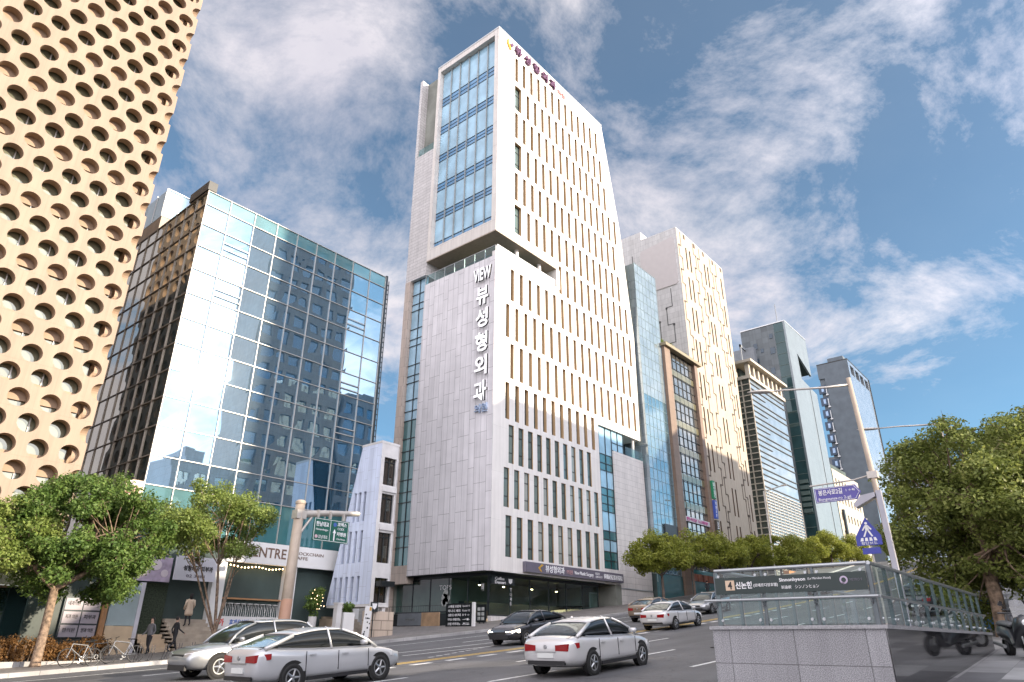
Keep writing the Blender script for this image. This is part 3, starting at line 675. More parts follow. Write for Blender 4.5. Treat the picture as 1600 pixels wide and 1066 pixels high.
# shop signs, window writing, lamps
mb = MB(); mb.box(45.25, 48.3, 40.02, 40.19, 4.35, 5.0); s_ = mb.build('shop_sign', dark_fr, T)
text('lettering', 'Coffee', (46.3, 40.01, 4.82), 1.2, .24, UX, UZ, ink_w, s_, bold=.02); text('lettering', 'Dessert', (46.4, 40.01, 4.52), 1.4, .24, UX, UZ, ink_w, s_, bold=.02)
mb = MB(); mb.prism([(47.45,4.86),(47.95,4.86),(47.9,4.55),(47.7,4.45),(47.5,4.55)], 'y', 39.99, 40.03); mb.build('cup_emblem', ink_w, s_)
text('window_lettering', 'TOP5', (45.12, 45.3, 4.25), 1.5, .38, UY, UZ, ink_w, T, depth=.01)
mb = MB(); rr = random.Random(5)
for (y, z, r, ) in ((45.2,3.75,.32),(45.35,3.4,.36),(45.0,3.35,.33),(45.2,3.05,.36),(45.45,3.0,.28)): mb.lathe([(0,-.01),(r,-.01),(r,.01),(0,.01)], (45.11,y,z), 'x', 14)
mb.build('window_sticker', M('sticker_grey', (.45,.47,.45), .5, amt=.3, scale=6), T)
text('window_lettering', '카페', (45.12, 40.9, 4.1), .3, .6, UY, UZ, ink_w, T, depth=.01)
for z, s in ((4.0,'T'),(3.6,'디'),(3.25,'저'),(2.9,'트')): text('window_lettering', s, (48.0, 40.2, z), .25, .25, UX, UZ, ink_w, T, depth=.01)
for (x, y) in ((49.6,42.4),(53.7,42.4),(57.6,42.4),(46.6,48.5),(46.6,42.6)):
    mb = MB(); mb.lathe([(.03,4.75),(.05,4.7),(.22,4.45),(.2,4.44)], (x,y,0), seg=14); mb.tube([(x,y,5.0),(x,y,4.74)], .012, 5); pl = mb.build('pendant_lamp', black_m, T)
    mb = MB(); mb.lathe([(0,4.36),(.09,4.39),(.12,4.47),(0,4.5)], (x,y,0), seg=12); mb.build('bulb', lamp_on, pl)
    ld = bpy.data.lights.new('pendant_light', 'SPOT'); ld.energy = 220; ld.color = (1,.68,.38); ld.spot_size = R(120); ld.shadow_soft_size = .1
    lo_ = bpy.data.objects.new('pendant_light', ld); col.objects.link(lo_); lo_.location = (x,y,4.34); lo_.parent = None
    lo_.location = Vector((x,y,4.34))-Vector((X0,Y0,gz(44))); lo_.parent = T

# terrace and planter wall on the tower's left flank
mb = MB(); mb.box(40.0, 44.9, 40.6, 47.2, -1.2, 1.9); W = tag(mb.build('terrace_wall', black_m, loc=(40,40.6,0)), 'black clad terrace wall beneath the tower\'s corner cafe', 'wall')
mb = MB(); mb.box(39.9, 39.995, 40.62, 42.6, 1.0, 1.98); mb.build('wood_panel', M('tan_panel', (.45,.30,.18), .5, amt=.25, scale=1.5), W)
mb = MB(); mb.box(39.9, 39.995, 42.62, 45.4, 1.05, 1.95); q = mb.build('fascia', M('slate_panel', (.20,.22,.24), .5), W)
text('lettering', 'COFFEE', (39.88, 43.9, 1.5), 1.1, .16, UY, UZ, alu, q)
mb = MB()
for k in range(24):
    y = 40.8+k*.27; mb.tube([(40.15,y,1.9),(40.15,y,2.5)], .014, 4)
mb.tube([(40.15,40.7,2.5),(40.15,47.1,2.5)], .02, 5); mb.build('railing', dark_fr, W)
# ================================================================== PERFORATED TOWER (left)
PX, PY = 13.02, 41.0
P = thing('perforated_tower', 'cream concrete tower whose shell is pierced by a lattice of round holes', 'building', (PX, PY, gz(10)))
conc = M_tiles('cream_concrete', (.295,.225,.165), .742, 2.44, joint=.006, jdark=.85, amt=.05, var=.02, rough=.65)
conc_in = M('cream_concrete_reveal', (.33,.235,.16), .7, amt=.08)
PXP, PZP, HR, TH = 1.484, 2.44, .50, .55
def perforate(mb, tb, to3, u0, u1, z0, z1, ua, za):
    """diamond cells of a centred lattice, each with a round hole; cells on the borders are clipped"""
    NS = 24; hx, hz = PXP/2, PZP/2
    angs = sorted(set([2*PI*k/NS for k in range(NS)]))
    i0, i1 = int((u0-ua)/hx)-2, int((u1-ua)/hx)+2
    for i in range(i0, i1+1):
        for k in range(int((z0-za)/PZP)-2, int((z1-za)/PZP)+2):
            cu = ua+i*hx; cz = za+k*PZP+(hz if i % 2 else 0)
            if cu < u0-hx+.01 or cu > u1+hx-.01 or cz < z0-hz or cz > z1+hz: continue
            ring = []
            for t in angs:
                ca, sa = math.cos(t), math.sin(t); d = 1/(abs(ca)/hx+abs(sa)/hz)
                ring.append(((cu+ca*d, cz+sa*d), (cu+ca*HR, cz+sa*HR)))
            for a in range(NS):
                b = (a+1) % NS; q = [ring[a][0], ring[b][0], ring[b][1], ring[a][1]]
                # clip by halves: a cell centred on the border keeps its inner half
                mu = sum(p[0] for p in q)/4; mz = sum(p[1] for p in q)/4
                if mu > u1 or mu < u0 or mz < z0 or mz > z1: continue
                cl = lambda p: (min(max(p[0], u0), u1), p[1])
                q = [cl(p) for p in q]
                mb.quad(*[to3(p[0], p[1], 0) for p in q])
                r1, r2 = q[3], q[2]
                tb.quad(to3(r1[0], r1[1], 0), to3(r2[0], r2[1], 0), to3(r2[0], r2[1], TH), to3(r1[0], r1[1], TH))
mb, tb = MB(), MB()
ZB = 4.6
perforate(mb, tb, lambda u, z, d: (u, PY+d, z), -14, PX, ZB, 60, 13.02, 17.52)
perforate(mb, tb, lambda u, z, d: (PX-d, u, z), PY, PY+17, ZB, 60, PY, 17.52)
mb.build('shell', conc, P); tb.build('hole_reveal', conc_in, P, smooth=False)
mb = MB(); mb.quad((-14,PY+.70,2.4),(PX-.7,PY+.70,2.4),(PX-.7,PY+.70,60),(-14,PY+.70,60)); mb.quad((PX-.7,PY+.70,2.4),(PX-.7,PY+17,2.4),(PX-.7,PY+17,60),(PX-.7,PY+.70,60))
mb.build('glass_wall', M_glass('olive_glass', (.15,.155,.105), (.84,.88,.76), .20, .012, .8), P)
mb = MB(); fr = MB()
z = 4.05
while z < 59:
    mb.box(-14, PX-.72, PY+TH+.02, PY+.68, z, z+1.05); mb.box(PX-.68, PX-TH-.02, PY+.7, PY+17, z, z+1.05); z += 3.66
mb.build('floor_slab', conc_in, P)
mb = MB(); x = -13.5
while x < PX-1.3: mb.box(x, x+.06, PY+.61, PY+.695, 2.4, 60); x += 1.484
mb.build('glass_wall_mullion', pale_fr, P)
mb = MB(); mb.box(-14, PX-.02, PY+.02, PY+17, 60.01, 60.4); mb.box(-14, PX-1.4, PY+1.5, PY+17, 2.3, 2.4); mb.build('roof', conc_in, P)
# base: leaning slab piers in front of dark glazing
mb = MB()
for k, x in enumerate((-11.2,-5.6,0.2,6.0)): mb.prism([(x,-2.3),(x+1.3,-2.3),(x+3.1,ZB+.6),(x+1.9,ZB+.6)], 'y', PY+.05, PY+.6)
build_each(mb, 'leaning_pier', M('grey_concrete', (.33,.32,.30), .75, amt=.2, scale=1.2), P)
mb = MB(); mb.box(-14, PX-.3, PY+1.6, PY+1.8, -2.4, 2.4); mb.box(-14, PX-.02, PY+.02, PY+1.3, ZB-.35, ZB-.02); mb.build('base_glazing', M_glass('base_glass', (.012,.03,.03), (.8,.9,.9), .12, .01), P)

# ================================================================== GLASS OFFICE with cafe
GX, GY = 16.4, 41.0
G = thing('glass_office', 'mirror glass office block with a pale mullion grid above a white fronted cafe', 'building', (GX, GY, gz(20)))
xs = [16.4,18.1,20.0,21.8,23.55,25.3,27.05,28.8,30.55,32.2]
zs = [5.6,8.1,9.8,11.6,13.4,15.15,16.9,18.65,20.4,22.2,23.95,25.6,27.2,28.25]
rng = random.Random(11)
for j in range(1, 12):
    for i in range(9):
        q = MB(); a, b, c, d = [rng.uniform(-.004, .004) for _ in range(4)]
        q.quad((xs[i]+.02,GY+.05+a,zs[j]+.02),(xs[i+1]-.02,GY+.05+b,zs[j]+.02),(xs[i+1]-.02,GY+.05+c,zs[j+1]-.02),(xs[i]+.02,GY+.05+d,zs[j+1]-.02))
        q.build('glass_pane', g_sky, G)
q = MB()
for i in range(9): q.quad((xs[i]+.02,GY+.05,27.22),(xs[i+1]-.02,GY+.05,27.22),(xs[i+1]-.02,GY+.05,28.23),(xs[i]+.02,GY+.05,28.23))
q.build('parapet_glass', M_glass('parapet_gl', (.08,.20,.23), (.85,1,1), .22, .01), G)
q = MB()
for i in range(9): q.quad((xs[i]+.02,GY+.05,5.62),(xs[i+1]-.02,GY+.05,5.62),(xs[i+1]-.02,GY+.05,8.08),(xs[i]+.02,GY+.05,8.08))
q.build('clerestory', g_teal, G)
mb = MB()
for x in xs: mb.box(x-.02, x+.02, GY-.03, GY+.09, 5.6, 28.3)
mb.build('mullion', pale_fr, G)
mb = MB()
for z in zs[1:]: mb.box(16.37, 32.23, GY-.02, GY+.085, z-.022, z+.022)
for i, j in ((7,9),(7,6),(1,10),(1,8),(7,4)):  # opened vent lights
    mb.box(xs[i], xs[i+1], GY-.06, GY-.025, zs[j]+.9, zs[j]+.96); mb.box(xs[i], xs[i+1], GY-.06, GY-.025, zs[j]+.45, zs[j]+.51)
mb.build('transom', pale_fr, G)
# dark flank in the gap
g_flank = M_glass('flank_glass', (.015,.03,.03), (.9,.86,.78), .42, .008, .3)
q = MB(); yk = [41.09+1.5*k for k in range(12)]
for j in range(len(zs)-1):
    for i in range(11): e = rng.uniform(-.005,.005); q.quad((GX+.05+e,yk[i]+.02,zs[j]+.02),(GX+.05-e,yk[i+1]-.02,zs[j]+.02),(GX+.05,yk[i+1]-.02,zs[j+1]-.02),(GX+.05+e,yk[i]+.02,zs[j+1]-.02))
q.quad((GX+.05,41.09,-1),(GX+.05,57.6,-1),(GX+.05,57.6,5.6),(GX+.05,41.09,5.6))
q.build('flank_glazing', g_flank, G)
mb = MB(); fl = M('bronze_frame', (.30,.27,.23), .45, metal=.4)
for z in zs: mb.box(GX-.02, GX+.08, 41.09, 57.6, z-.025, z+.025)
for y in yk[1:]: mb.box(GX-.02, GX+.08, y-.025, y+.025, 0, 28.2)
mb.build('flank_mullion', fl, G)
mb = MB(); mb.box(GX-.12, 16.9, GY-.08, 43.6, 28.3, 29.0); mb.build('dark_parapet', black_m, G)
mb = MB(); mb.box(GX+.12, 32.1, GY+.15, 57.5, -1.0, 28.2); mb.build('inner_body', inner, G)
mb = MB(); mb.box(17, 20.5, 50.3, 56, 28.2, 30.5); mb.build('stair_house', M('stair_beige', (.42,.36,.30), .7), G)
mb = MB(); mb.box(17, 20.3, 50.32, 56, 30.55, 33.0); mb.build('stair_glass', g_blue, G)
mb = MB()
for x in (17,18.1,19.2,20.3): mb.box(x-.05,x+.05,50.25,50.31,30.5,33.05)
for y in (50.3,52,54): mb.box(16.93,16.99,y-.05,y+.05,30.5,33.05)
mb.box(16.95,20.35,50.25,50.31,33.0,33.08); build_each(mb, 'stair_frame', alu, G)
# right edge service ladder
mb = MB(); mb.box(32.24, 32.42, GY-.04, GY+.2, 5.6, 28.4)
for k in range(50): mb.box(32.42, 32.6, GY, GY+.08, 6+.44*k, 6.06+.44*k)
mb.tube([(32.6,GY+.04,5.8),(32.6,GY+.04,28)], .04, 6); mb.build('service_ladder', dark_fr, G)
# cafe front
mb = MB(); mb.box(21.9, 32.3, GY-.45, GY-.035, 4.3, 5.58); bd_ = mb.build('fascia', M('cafe_white', (.74,.735,.72), .55, amt=.03), G)
cafe_w = MATS['cafe_white']
text('lettering', 'CENTRE', (24.4, GY-.46, 5.0), 2.9, .62, UX, UZ, M('brown_letter', (.16,.10,.07), .5), bd_, bold=.012)
text('lettering', 'BLOCKCHAIN', (27.55, GY-.46, 5.16), 2.3, .2, UX, UZ, MATS['brown_letter'], bd_); text('lettering', 'CAFFE', (26.95, GY-.46, 4.86), 1.1, .2, UX, UZ, MATS['brown_letter'], bd_)
mb = MB(); mb.box(21.3, 22.05, GY-.3, GY+.3, -.9, 4.4); mb.box(26.1, 26.9, GY-.3, GY+.3, -.6, 4.29); mb.box(31.6, 32.3, GY-.2, GY+.3, -.5, 4.29); mb.box(29.0,29.5,GY+1.2,GY+1.6,0,4.2); build_each(mb, 'pier', cafe_w, G)
mb = MB(); mb.box(22.05, 26.1, GY+.0, GY+.25, -.8, 1.25); mb.build('cafe_plinth', cafe_w, G)
mint = M('mint_counter', (.46,.60,.54), .6, amt=.06)
mb = MB(); mb.box(22.06, 26.09, GY+.3, GY+.5, 1.25, 2.2); mb.build('bar_front', mint, G)
mb = MB(); mb.box(22.06, 26.09, GY-.12, GY+.5, 2.2, 2.29); mb.build('bar_top', M('bar_wood', (.38,.20,.09), .5), G)
mb = MB(); mb.box(16.5, 32.2, GY+2.6, GY+2.7, 1.0, 4.3); mb.box(16.5,32.2,GY+.1,GY+2.7,4.1,4.3); mb.box(16.5,32.2,GY+.5,GY+2.7,.8,1.0); mb.build('cafe_interior', inner, G)
mb = MB(); mb.quad((22.06,GY+.55,2.3),(26.09,GY+.55,2.3),(26.09,GY+.55,4.1),(22.06,GY+.55,4.1)); mb.build('cafe_window', g_teal, G)
mb = MB(); mb.quad((26.95,GY+.9,1),(28.9,GY+.9,1),(28.9,GY+.9,4.0),(26.95,GY+.9,4.0)); mb.build('cafe_door', M_glass('door_gl', (.10,.075,.055), (.9,.9,.9), .12), G)
mb = MB()
for x in (27.6,28.3): mb.box(x-.04,x+.04,GY+.84,GY+.89,1,4)
mb.box(26.95,28.9,GY+.84,GY+.89,3.3,3.38); mb.build('door_frame', fl, G)
mb = MB()
for k in range(16): mb.lathe([(0,-.05),(.045,-.02),(.045,.02),(0,.05)], (22.3+.24*k, GY-.2, 4.12-.09*math.sin(PI*k/7.5)**2), seg=6)
mb.build('string_light', lamp_dim, G)
# stools at the bar: one each
st0 = None
for k in range(9):
    x = 22.35+.43*k
    lab = 'white metal bar stool in the row beneath the mint cafe counter'
    if st0 is None:
        st0 = thing('bar_stool', lab, 'stool', (x, GY-.02, 1.25), 'bar stools at the cafe counter')
        mb = MB(); mb.lathe([(0,.70),(.17,.70),(.17,.73),(0,.74)], (x,GY-.02,1.25), seg=12); mb.build('seat', cafe_w, st0)
        for sx in (-1,1):
            for sy in (-1,1): mb = MB(); mb.tube([(x+.16*sx,GY-.02+.13*sy,1.25),(x+.09*sx,GY-.02+.08*sy,1.95)], .014, 5); mb.build('leg', cafe_w, st0)
    else: copy_thing(st0, (x, GY-.02, 1.25), 0, lab)
# entrance: steps, door, banner over it
step_m = M('step_stone', (.42,.36,.29), .75, amt=.2, scale=2)
mb = MB(); g0 = gz(19.5)+KH
for k in range(8): mb.box(18.95+.0, 21.3, 38.6+.3*k, 41.2, g0-.1+.2*k*.99, g0+.2*(k+1)*.99)
ST = tag(mb.build('stone_steps', step_m, loc=(20,39,g0)), 'flight of pale stone steps climbing to the office entrance', 'steps')
ENZ = g0+1.6
mb = MB(); mb.quad((19.05,GY+.3,ENZ),(21.25,GY+.3,ENZ),(21.25,GY+.3,3.1),(19.05,GY+.3,3.1)); mb.build('entrance_glazing', g_teal, G)
mb = MB(); mb.box(19.1, 19.9, GY+.2, GY+.27, ENZ+.3, 2.6); mb.build('door_poster', M('mint_poster', (.52,.62,.60), .5), G)
mb = MB(); mb.box(18.85, 21.3, GY-.5, GY-.42, 3.05, 4.35); bn = tag(mb.build('banner', M('pale_banner', (.66,.66,.72), .6, amt=.04), loc=(20,GY-.46,3)), 'pale lavender banner with black Korean writing over the office entrance', 'banner')
text('lettering', '성형외과 피부과', (20.2, GY-.51, 3.72), 1.75, .3, UX, UZ, ink_k, bn, bold=.02); text('lettering', '개원', (19.9, GY-.51, 4.12), .7, .22, UX, UZ, ink_k, bn); text('lettering', '02 3481', (20.1, GY-.51, 3.3), 1.1, .16, UX, UZ, sign_gr, bn)
mb = MB(); mb.box(16.7, 18.75, GY-.3, GY-.2, 2.9, 4.2); bl = tag(mb.build('lavender_billboard', M('lavender', (.50,.42,.55), .5, amt=.3, scale=2), loc=(17.6,GY-.25,3)), 'lavender picture billboard half hidden by tree leaves', 'billboard')
mb = MB()
for (x, z, r) in ((17.2,3.5,.32),(17.9,3.75,.28),(18.4,3.35,.2)): mb.lathe([(0,-.01),(r,-.01),(r,.01),(0,.01)], (x, GY-.31, z), 'y', 16)
mb.build('flower_print', M('pale_petal', (.72,.64,.70), .5), bl)
mb = MB(); mb.box(15.3, 16.25, GY-.35, GY-.2, 6.9, 8.15); vs_ = tag(mb.build('blade_sign', M('tan_sign', (.50,.38,.26), .5), loc=(15.8,GY-.25,7)), 'tan sign with three stacked name plates on the corner of the glass office', 'sign')
for k, c in enumerate(((.75,.73,.78),(.50,.22,.18),(.55,.25,.18))):
    mb = MB(); mb.box(15.36, 16.05, GY-.38, GY-.355, 7.85-.33*k, 8.1-.33*k); q = mb.build('name_plate', M('plate%d'%k, c, .5), vs_)
    text('lettering', ('성형외과','피부과','치과')[k], (15.7, GY-.385, 7.975-.33*k), .5, .13, UX, UZ, ink_k if k == 0 else ink_w, q)
# street-level fronts in the gap
mb = MB(); mb.box(12.2, 15.75, GY-.1, GY+.1, -1.3, 4.4); DW = tag(mb.build('dark_wall', M('dark_green_wall', (.02,.035,.03), .4, amt=.3), loc=(14,GY,-1)), 'dark green wall behind the six plate directory', 'wall')
DB = thing('directory_board', 'directory board with six pale name plates in two columns', 'sign', (14.65, GY-.2, gz(14)))
mb = MB(); mb.box(13.75, 15.55, GY-.25, GY-.11, .0, 1.95); mb.build('frame', dark_fr, DB)
plate = M('lilac_plate', (.36,.33,.37), .5, amt=.05)
for r in range(3):
    for c in range(2):
        mb = MB(); xa = 13.82+.86*c; za = .06+.63*r; mb.box(xa, xa+.8, GY-.28, GY-.255, za, za+.55); q = mb.build('name_plate', plate, DB)
        text('lettering', (('내과의원','성형외과'),('치과 의원','피부과'),('한의원','안과 의원'))[2-r][c], (xa+.4, GY-.285, za+.32), .56, .2, UX, UZ, ink_k, q)
mb = MB(); mb.box(15.58, 15.78, GY-.5, GY-.1, -.5, 2.3); mb.build('wood_post', MATS['bar_wood'], DB)
KS = thing('kiosk', 'small kiosk with pale blue louvred shutter over beige panels', 'kiosk', (16.5, GY-.5, gz(16)))
mb = MB(); mb.box(15.85, 17.25, GY-.45, GY-.12, .62, 2.6)
for k in range(46): mb.box(15.87+.03*k, 15.882+.03*k, GY-.47, GY-.45, .64, 2.58)
mb.build('shutter', M('pale_blue_shutter', (.50,.60,.62), .5, amt=.06), KS)
mb = MB(); mb.box(15.85, 17.25, GY-.45, GY-.12, -1.0, .6)
for k in range(3): mb.box(15.85, 17.25, GY-.462, GY-.45, -.6+.4*k, -.57+.4*k)
mb.build('lower_panel', M('beige_panel', (.62,.48,.32), .6), KS)
mb = MB(); mb.box(17.26, 17.46, GY-.5, GY-.1, -1.0, 2.8); mb.build('post', M('pale_post', (.62,.62,.68), .5), KS)
mb = MB(); mb.box(17.5, 18.9, GY+.0, GY+.2, -.9, 2.85); mb.build('ivy_wall', M('ivy_dark', (.035,.05,.03), .8, amt=.6, scale=14), G)
mb = MB()
for k in range(4): mb.box(17.55, 18.8, 39.2+.4*k, 41.0, gz(18)+KH-.1, gz(18)+KH+.22*(k+1))
tag(mb.build('low_steps', M('sand_step', (.55,.43,.30), .75, amt=.15), loc=(18,40,-1)), 'short sandy steps beside the ivy wall', 'steps')
# banner on the cafe plinth
mb = MB(); mb.box(21.5, 26.3, GY-.55, GY-.5, .55, 1.2); bn = tag(mb.build('banner', M('white_banner', (.72,.71,.70), .6, amt=.04), loc=(24,GY-.5,1)), 'long white banner with red and blue writing under the cafe counter', 'banner')
text('lettering', '요가', (21.95, GY-.56, .9), .6, .4, UX, UZ, M('red_letter', (.62,.06,.05), .5), bn, bold=.03); text('lettering', '휴게음식점 OPEN', (23.6, GY-.56, .9), 2.0, .34, UX, UZ, M('blue_letter', (.06,.16,.5), .5), bn, bold=.02)
# cafe terrace steps, white wall, stacked stone wall and small things by the alley
mb = MB(); mb.box(29.2, 31.2, 39.6, 40.9, -.6, 1.25); mb.box(29.5,32.2,40.9,43,-.6,1.4); tag(mb.build('cafe_terrace', M('wood_deck', (.30,.24,.17), .7, amt=.2), loc=(30,40,0)), 'timber deck beside the cafe door', 'terrace')
mb = MB(); mb.box(27.25, 28.05, 35.8, 36.0, -.6, 1.5); tag(mb.build('white_wall', cafe_w, loc=(27.6,36,0)), 'low white wall at the alley mouth beside the potted plant', 'wall')
mb = MB()
for k in range(6): mb.box(29.4, 31.0, 38.0+.3*k, 39.6, -.7, gz(32)+KH+.18*(k+1))
tag(mb.build('alley_steps', step_m, loc=(32,39,0)), 'grey steps in the alley left of the white wall', 'steps')
blk = M_tiles('block_stone', (.55,.45,.36), 1.1, .55, joint=.03, jdark=.5, amt=.12, var=.1, rough=.8)
mb = MB(); mb.box(28.75, 30.95, 35.6, 35.95, -.6, 1.62); tag(mb.build('block_wall', blk, loc=(29.8,35.8,0)), 'retaining wall of big sandy stone blocks beside the black terrace', 'wall')
# ================================================================== small slot-window building in the alley behind
S = thing('slot_window_building', 'slim pale blue building with a tapering side of dark slot windows', 'building', (29.3, 36, 1.6))
pale_b = M_tiles('pale_blue_panels', (.66,.73,.88), 1.5, .42, vertical=True, joint=.014, jdark=.75, var=.05, offset=.4, freq=3)
grey_c = M('grey_render', (.62,.61,.60), .7, amt=.1, scale=1.5)
SX, SY, SZ = 29.26, 36.0, 12.35
def sback(z): return 38.1+(SZ-z)/10.2*2.35
so_ = []
for (zb, zt, ys_) in ((7.23,9.2,(37.27,37.8,38.29)),(4.61,6.64,(37.27,37.86,38.45,39.04)),(2.2,3.76,(37.2,37.8,38.4,39.0,39.6))):
    for y in ys_: so_.append((y, y+.28, zb, zt))
mb = MB()
wall(mb, side(SX), SY, sback, 2.05, SZ, so_, .25); mb.build('side_wall', pale_b, S)
for (a, b, c, d) in so_:
    q = MB(); q.quad((SX+.2,a,c),(SX+.2,b,c),(SX+.2,b,d),(SX+.2,a,d)); q.build('slot_window', M_glass('slot_glass', (.012,.014,.02), (.8,.85,1), .12, .004), S)
mb = MB(); bo = [(29.55,30.62,9.55,11.42),(29.55,30.62,7.07,8.97),(29.55,30.62,4.55,6.45),(29.55,30.62,2.15,3.63)]
wall(mb, front(SY), SX, 30.75, 2.05, SZ, bo, .28); mb.box(29.5,30.74,35.9,SY-.003,6.6,6.95); mb.box(29.5,30.74,35.9,SY-.003,9.1,9.45); mb.build('front_wall', grey_c, S)
for k, (a, b, c, d) in enumerate(bo):
    q = MB(); q.quad((a,36.2,c),(b,36.2,c),(b,36.2,d),(a,36.2,d)); wq = q.build('bay_window', M_glass('brown_glass', (.03,.022,.016), (.9,.85,.8), .14, .004), S)
    q = MB()
    for x in (a+.04, a+.55, b-.04): q.box(x-.025,x+.025,36.13,36.18,c,d)
    q.box(a,b,36.135,36.175,d-.3,d-.26); q.build('frame', dark_fr, wq)
mb = MB(); mb.box(29.6, 30.7, 35.4, 35.97, 3.1, 3.42); mb.build('awning', black_m, S)
mb = MB(); mb.prism([(36.3,2.06),(40.4,2.06),(38.05,12.3),(36.3,12.3)], 'x', SX+.26, 30.72); mb.build('inner_body', black_m, S)
mb = MB(); mb.prism([(36.0,2.06),(40.42,2.06),(38.1,SZ),(36.0,SZ)], 'x', 30.73, 30.8); mb.box(SX-.02,30.82,35.98,38.15,SZ,SZ+.16); mb.build('roof_and_back', grey_c, S)
mb = MB(); mb.box(29.4,29.65,36.1,36.4,-.6,2.04); mb.box(30.4,30.65,36.1,36.4,-.6,2.04); mb.box(29.5,30.6,39.3,39.7,-.6,2.04); build_each(mb, 'stilt', grey_c, S)
mb = MB(); mb.box(SX,30.8,35.99,40.4,1.9,2.045); mb.build('base_slab', grey_c, S)

# ================================================================== blue curtain-wall building
B = thing('curtain_wall_building', 'pale grey blue glass building between the white tower and the brown framed block', 'building', (74, 38.7, gz(74)))
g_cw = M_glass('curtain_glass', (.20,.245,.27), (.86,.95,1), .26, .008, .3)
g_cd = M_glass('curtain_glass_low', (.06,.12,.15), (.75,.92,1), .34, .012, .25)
mb = MB(); xs = [71.6+.96*k for k in range(7)]; zs = [7.0+1.32*k for k in range(31)]; rng = random.Random(4)
m2 = MB()
for j in range(30):
    for i in range(6):
        a, b = rng.uniform(-.002,.002), rng.uniform(-.002,.002)
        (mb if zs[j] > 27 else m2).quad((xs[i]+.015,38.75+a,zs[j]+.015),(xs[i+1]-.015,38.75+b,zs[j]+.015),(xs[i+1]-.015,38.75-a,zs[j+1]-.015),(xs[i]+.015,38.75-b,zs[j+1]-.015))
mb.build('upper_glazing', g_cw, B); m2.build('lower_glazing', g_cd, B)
mb = MB()
for x in xs: mb.box(x-.02,x+.02,38.71,38.79,6,46.6)
for z in zs: mb.box(71.58,77.38,38.715,38.785,z-.015,z+.015)
mb.build('mullion', M('slate_frame', (.25,.33,.36), .4, metal=.4), B)
mb = MB(); mb.box(71.62,77.3,38.9,52,2,46.55); mb.build('inner_body', inner, B)
mb = MB(); mb.quad((71.57,38.76,6.9),(71.57,52,6.9),(71.57,52,46.5),(71.57,38.76,46.5)); mb.build('side_glazing', g_cw, B)
mb = MB()
for k in range(29): mb.box(71.54,71.565,38.76,52,7+1.32*k,7.03+1.32*k)
for k in range(9): mb.box(71.54,71.565,39.6+1.4*k,39.64+1.4*k,7,46.5)
mb.build('side_mullion', MATS['slate_frame'], B)
mb = MB(); mb.box(74.0,77.1,38.55,38.7,8.6,12.6); mb.build('dark_screen', M('dark_screen', (.03,.035,.04), .3), B)
mb = MB(); mb.box(71.6,77.36,38.6,38.9,1,6.9); mb.build('shopfront', g_teal, B)

# ================================================================== brown framed glass block
K = thing('brown_frame_building', 'mid-rise glass block in a brown stone portal frame with a planted roof', 'building', (82, 38.6, gz(82)))
brown = M_tiles('brown_stone', (.22,.155,.115), 1.2, .8, joint=.012, jdark=.6, var=.06)
g_br = M_glass('brown_block_glass', (.10,.095,.085), (.95,.93,.88), .40, .01, .3)
mb = MB(); mb.box(77.42,79.0,38.3,52,3,36.3); mb.box(86.3,87.2,38.3,52,3,36.3); build_each(mb, 'portal_pier', brown, K)
mb = MB(); mb.box(77.2,87.9,37.9,52,36.3,36.75); mb.build('cornice', M('bronze_cornice', (.24,.20,.13), .5), K)
xs = [79.0+1.217*k for k in range(7)]; zs = [8.0+1.18*k for k in range(25)]
mb = MB()
for j in range(24):
    for i in range(6):
        a, b = rng.uniform(-.002,.002), rng.uniform(-.002,.002); mb.quad((xs[i]+.015,38.75+a,zs[j]+.015),(xs[i+1]-.015,38.75+b,zs[j]+.015),(xs[i+1]-.015,38.75-a,zs[j+1]-.015),(xs[i]+.015,38.75-b,zs[j+1]-.015))
mb.build('glazing', g_br, K)
mb = MB()
for k in range(7): mb.box(79.02,86.28,38.68,38.742,11.7+3.54*k,12.5+3.54*k)
mb.build('olive_band', M_glass('olive_band', (.14,.13,.075), (.9,.9,.8), .18, .01), K)
mb = MB()
for x in xs[1:-1]: mb.box(x-.02,x+.02,38.66,38.78,8,36.3)
for z in zs: mb.box(79,86.3,38.665,38.775,z-.02,z+.02)
mb.build('mullion', dark_fr, K)
mb = MB(); mb.box(79.0,86.3,38.9,51.8,2,36.2); mb.build('inner_body', inner, K)
mb = MB(); mb.box(79.2,86.2,38.5,38.64,9.0,9.5); sg = mb.build('sign_strip', black_m, K); text('lettering', '커피 하우스', (82.6,38.48,9.25), 5, .34, UX, UZ, gold_m, sg, bold=.02)
mb = MB(); mb.box(79.2,86.2,38.5,38.64,13.6,14.2); sg = mb.build('sign_strip', M('pale_strip', (.55,.52,.56), .5), K); text('lettering', '한식당 노래방', (82.6,38.48,13.9), 6, .42, UX, UZ, M('magenta_letter', (.45,.03,.22), .5), sg, bold=.03)
for k, (c, s) in enumerate((((.02,.22,.10),'병원'),((.05,.10,.42),'학원 3F'),((.06,.05,.04),'호프'),((.03,.03,.10),'PC방'),((.05,.05,.06),'노래방'),((.45,.30,.03),'약국'))):
    mb = MB(); mb.box(87.25,88.0,38.0,38.35,17.4-2.6*k,19.8-2.6*k); q = mb.build('blade_sign', M('blade%d'%k, c, .5), K); text('lettering', '\n'.join(s.replace(' ','')), (87.62,37.98,18.6-2.6*k), .5, 2.0, UX, UZ, ink_w, q)
mb = MB(); mb.box(79,86.3,38.4,38.7,2.5,7.9); mb.build('shopfront', g_teal, K)
mb = MB()
for k in range(5): mb.box(79.3+1.4*k,80.4+1.4*k,38.2,38.38,6.6,7.4)
mb.build('shop_sign', M('shop_red', (.22,.08,.05), .5, amt=.5, scale=.7), K)

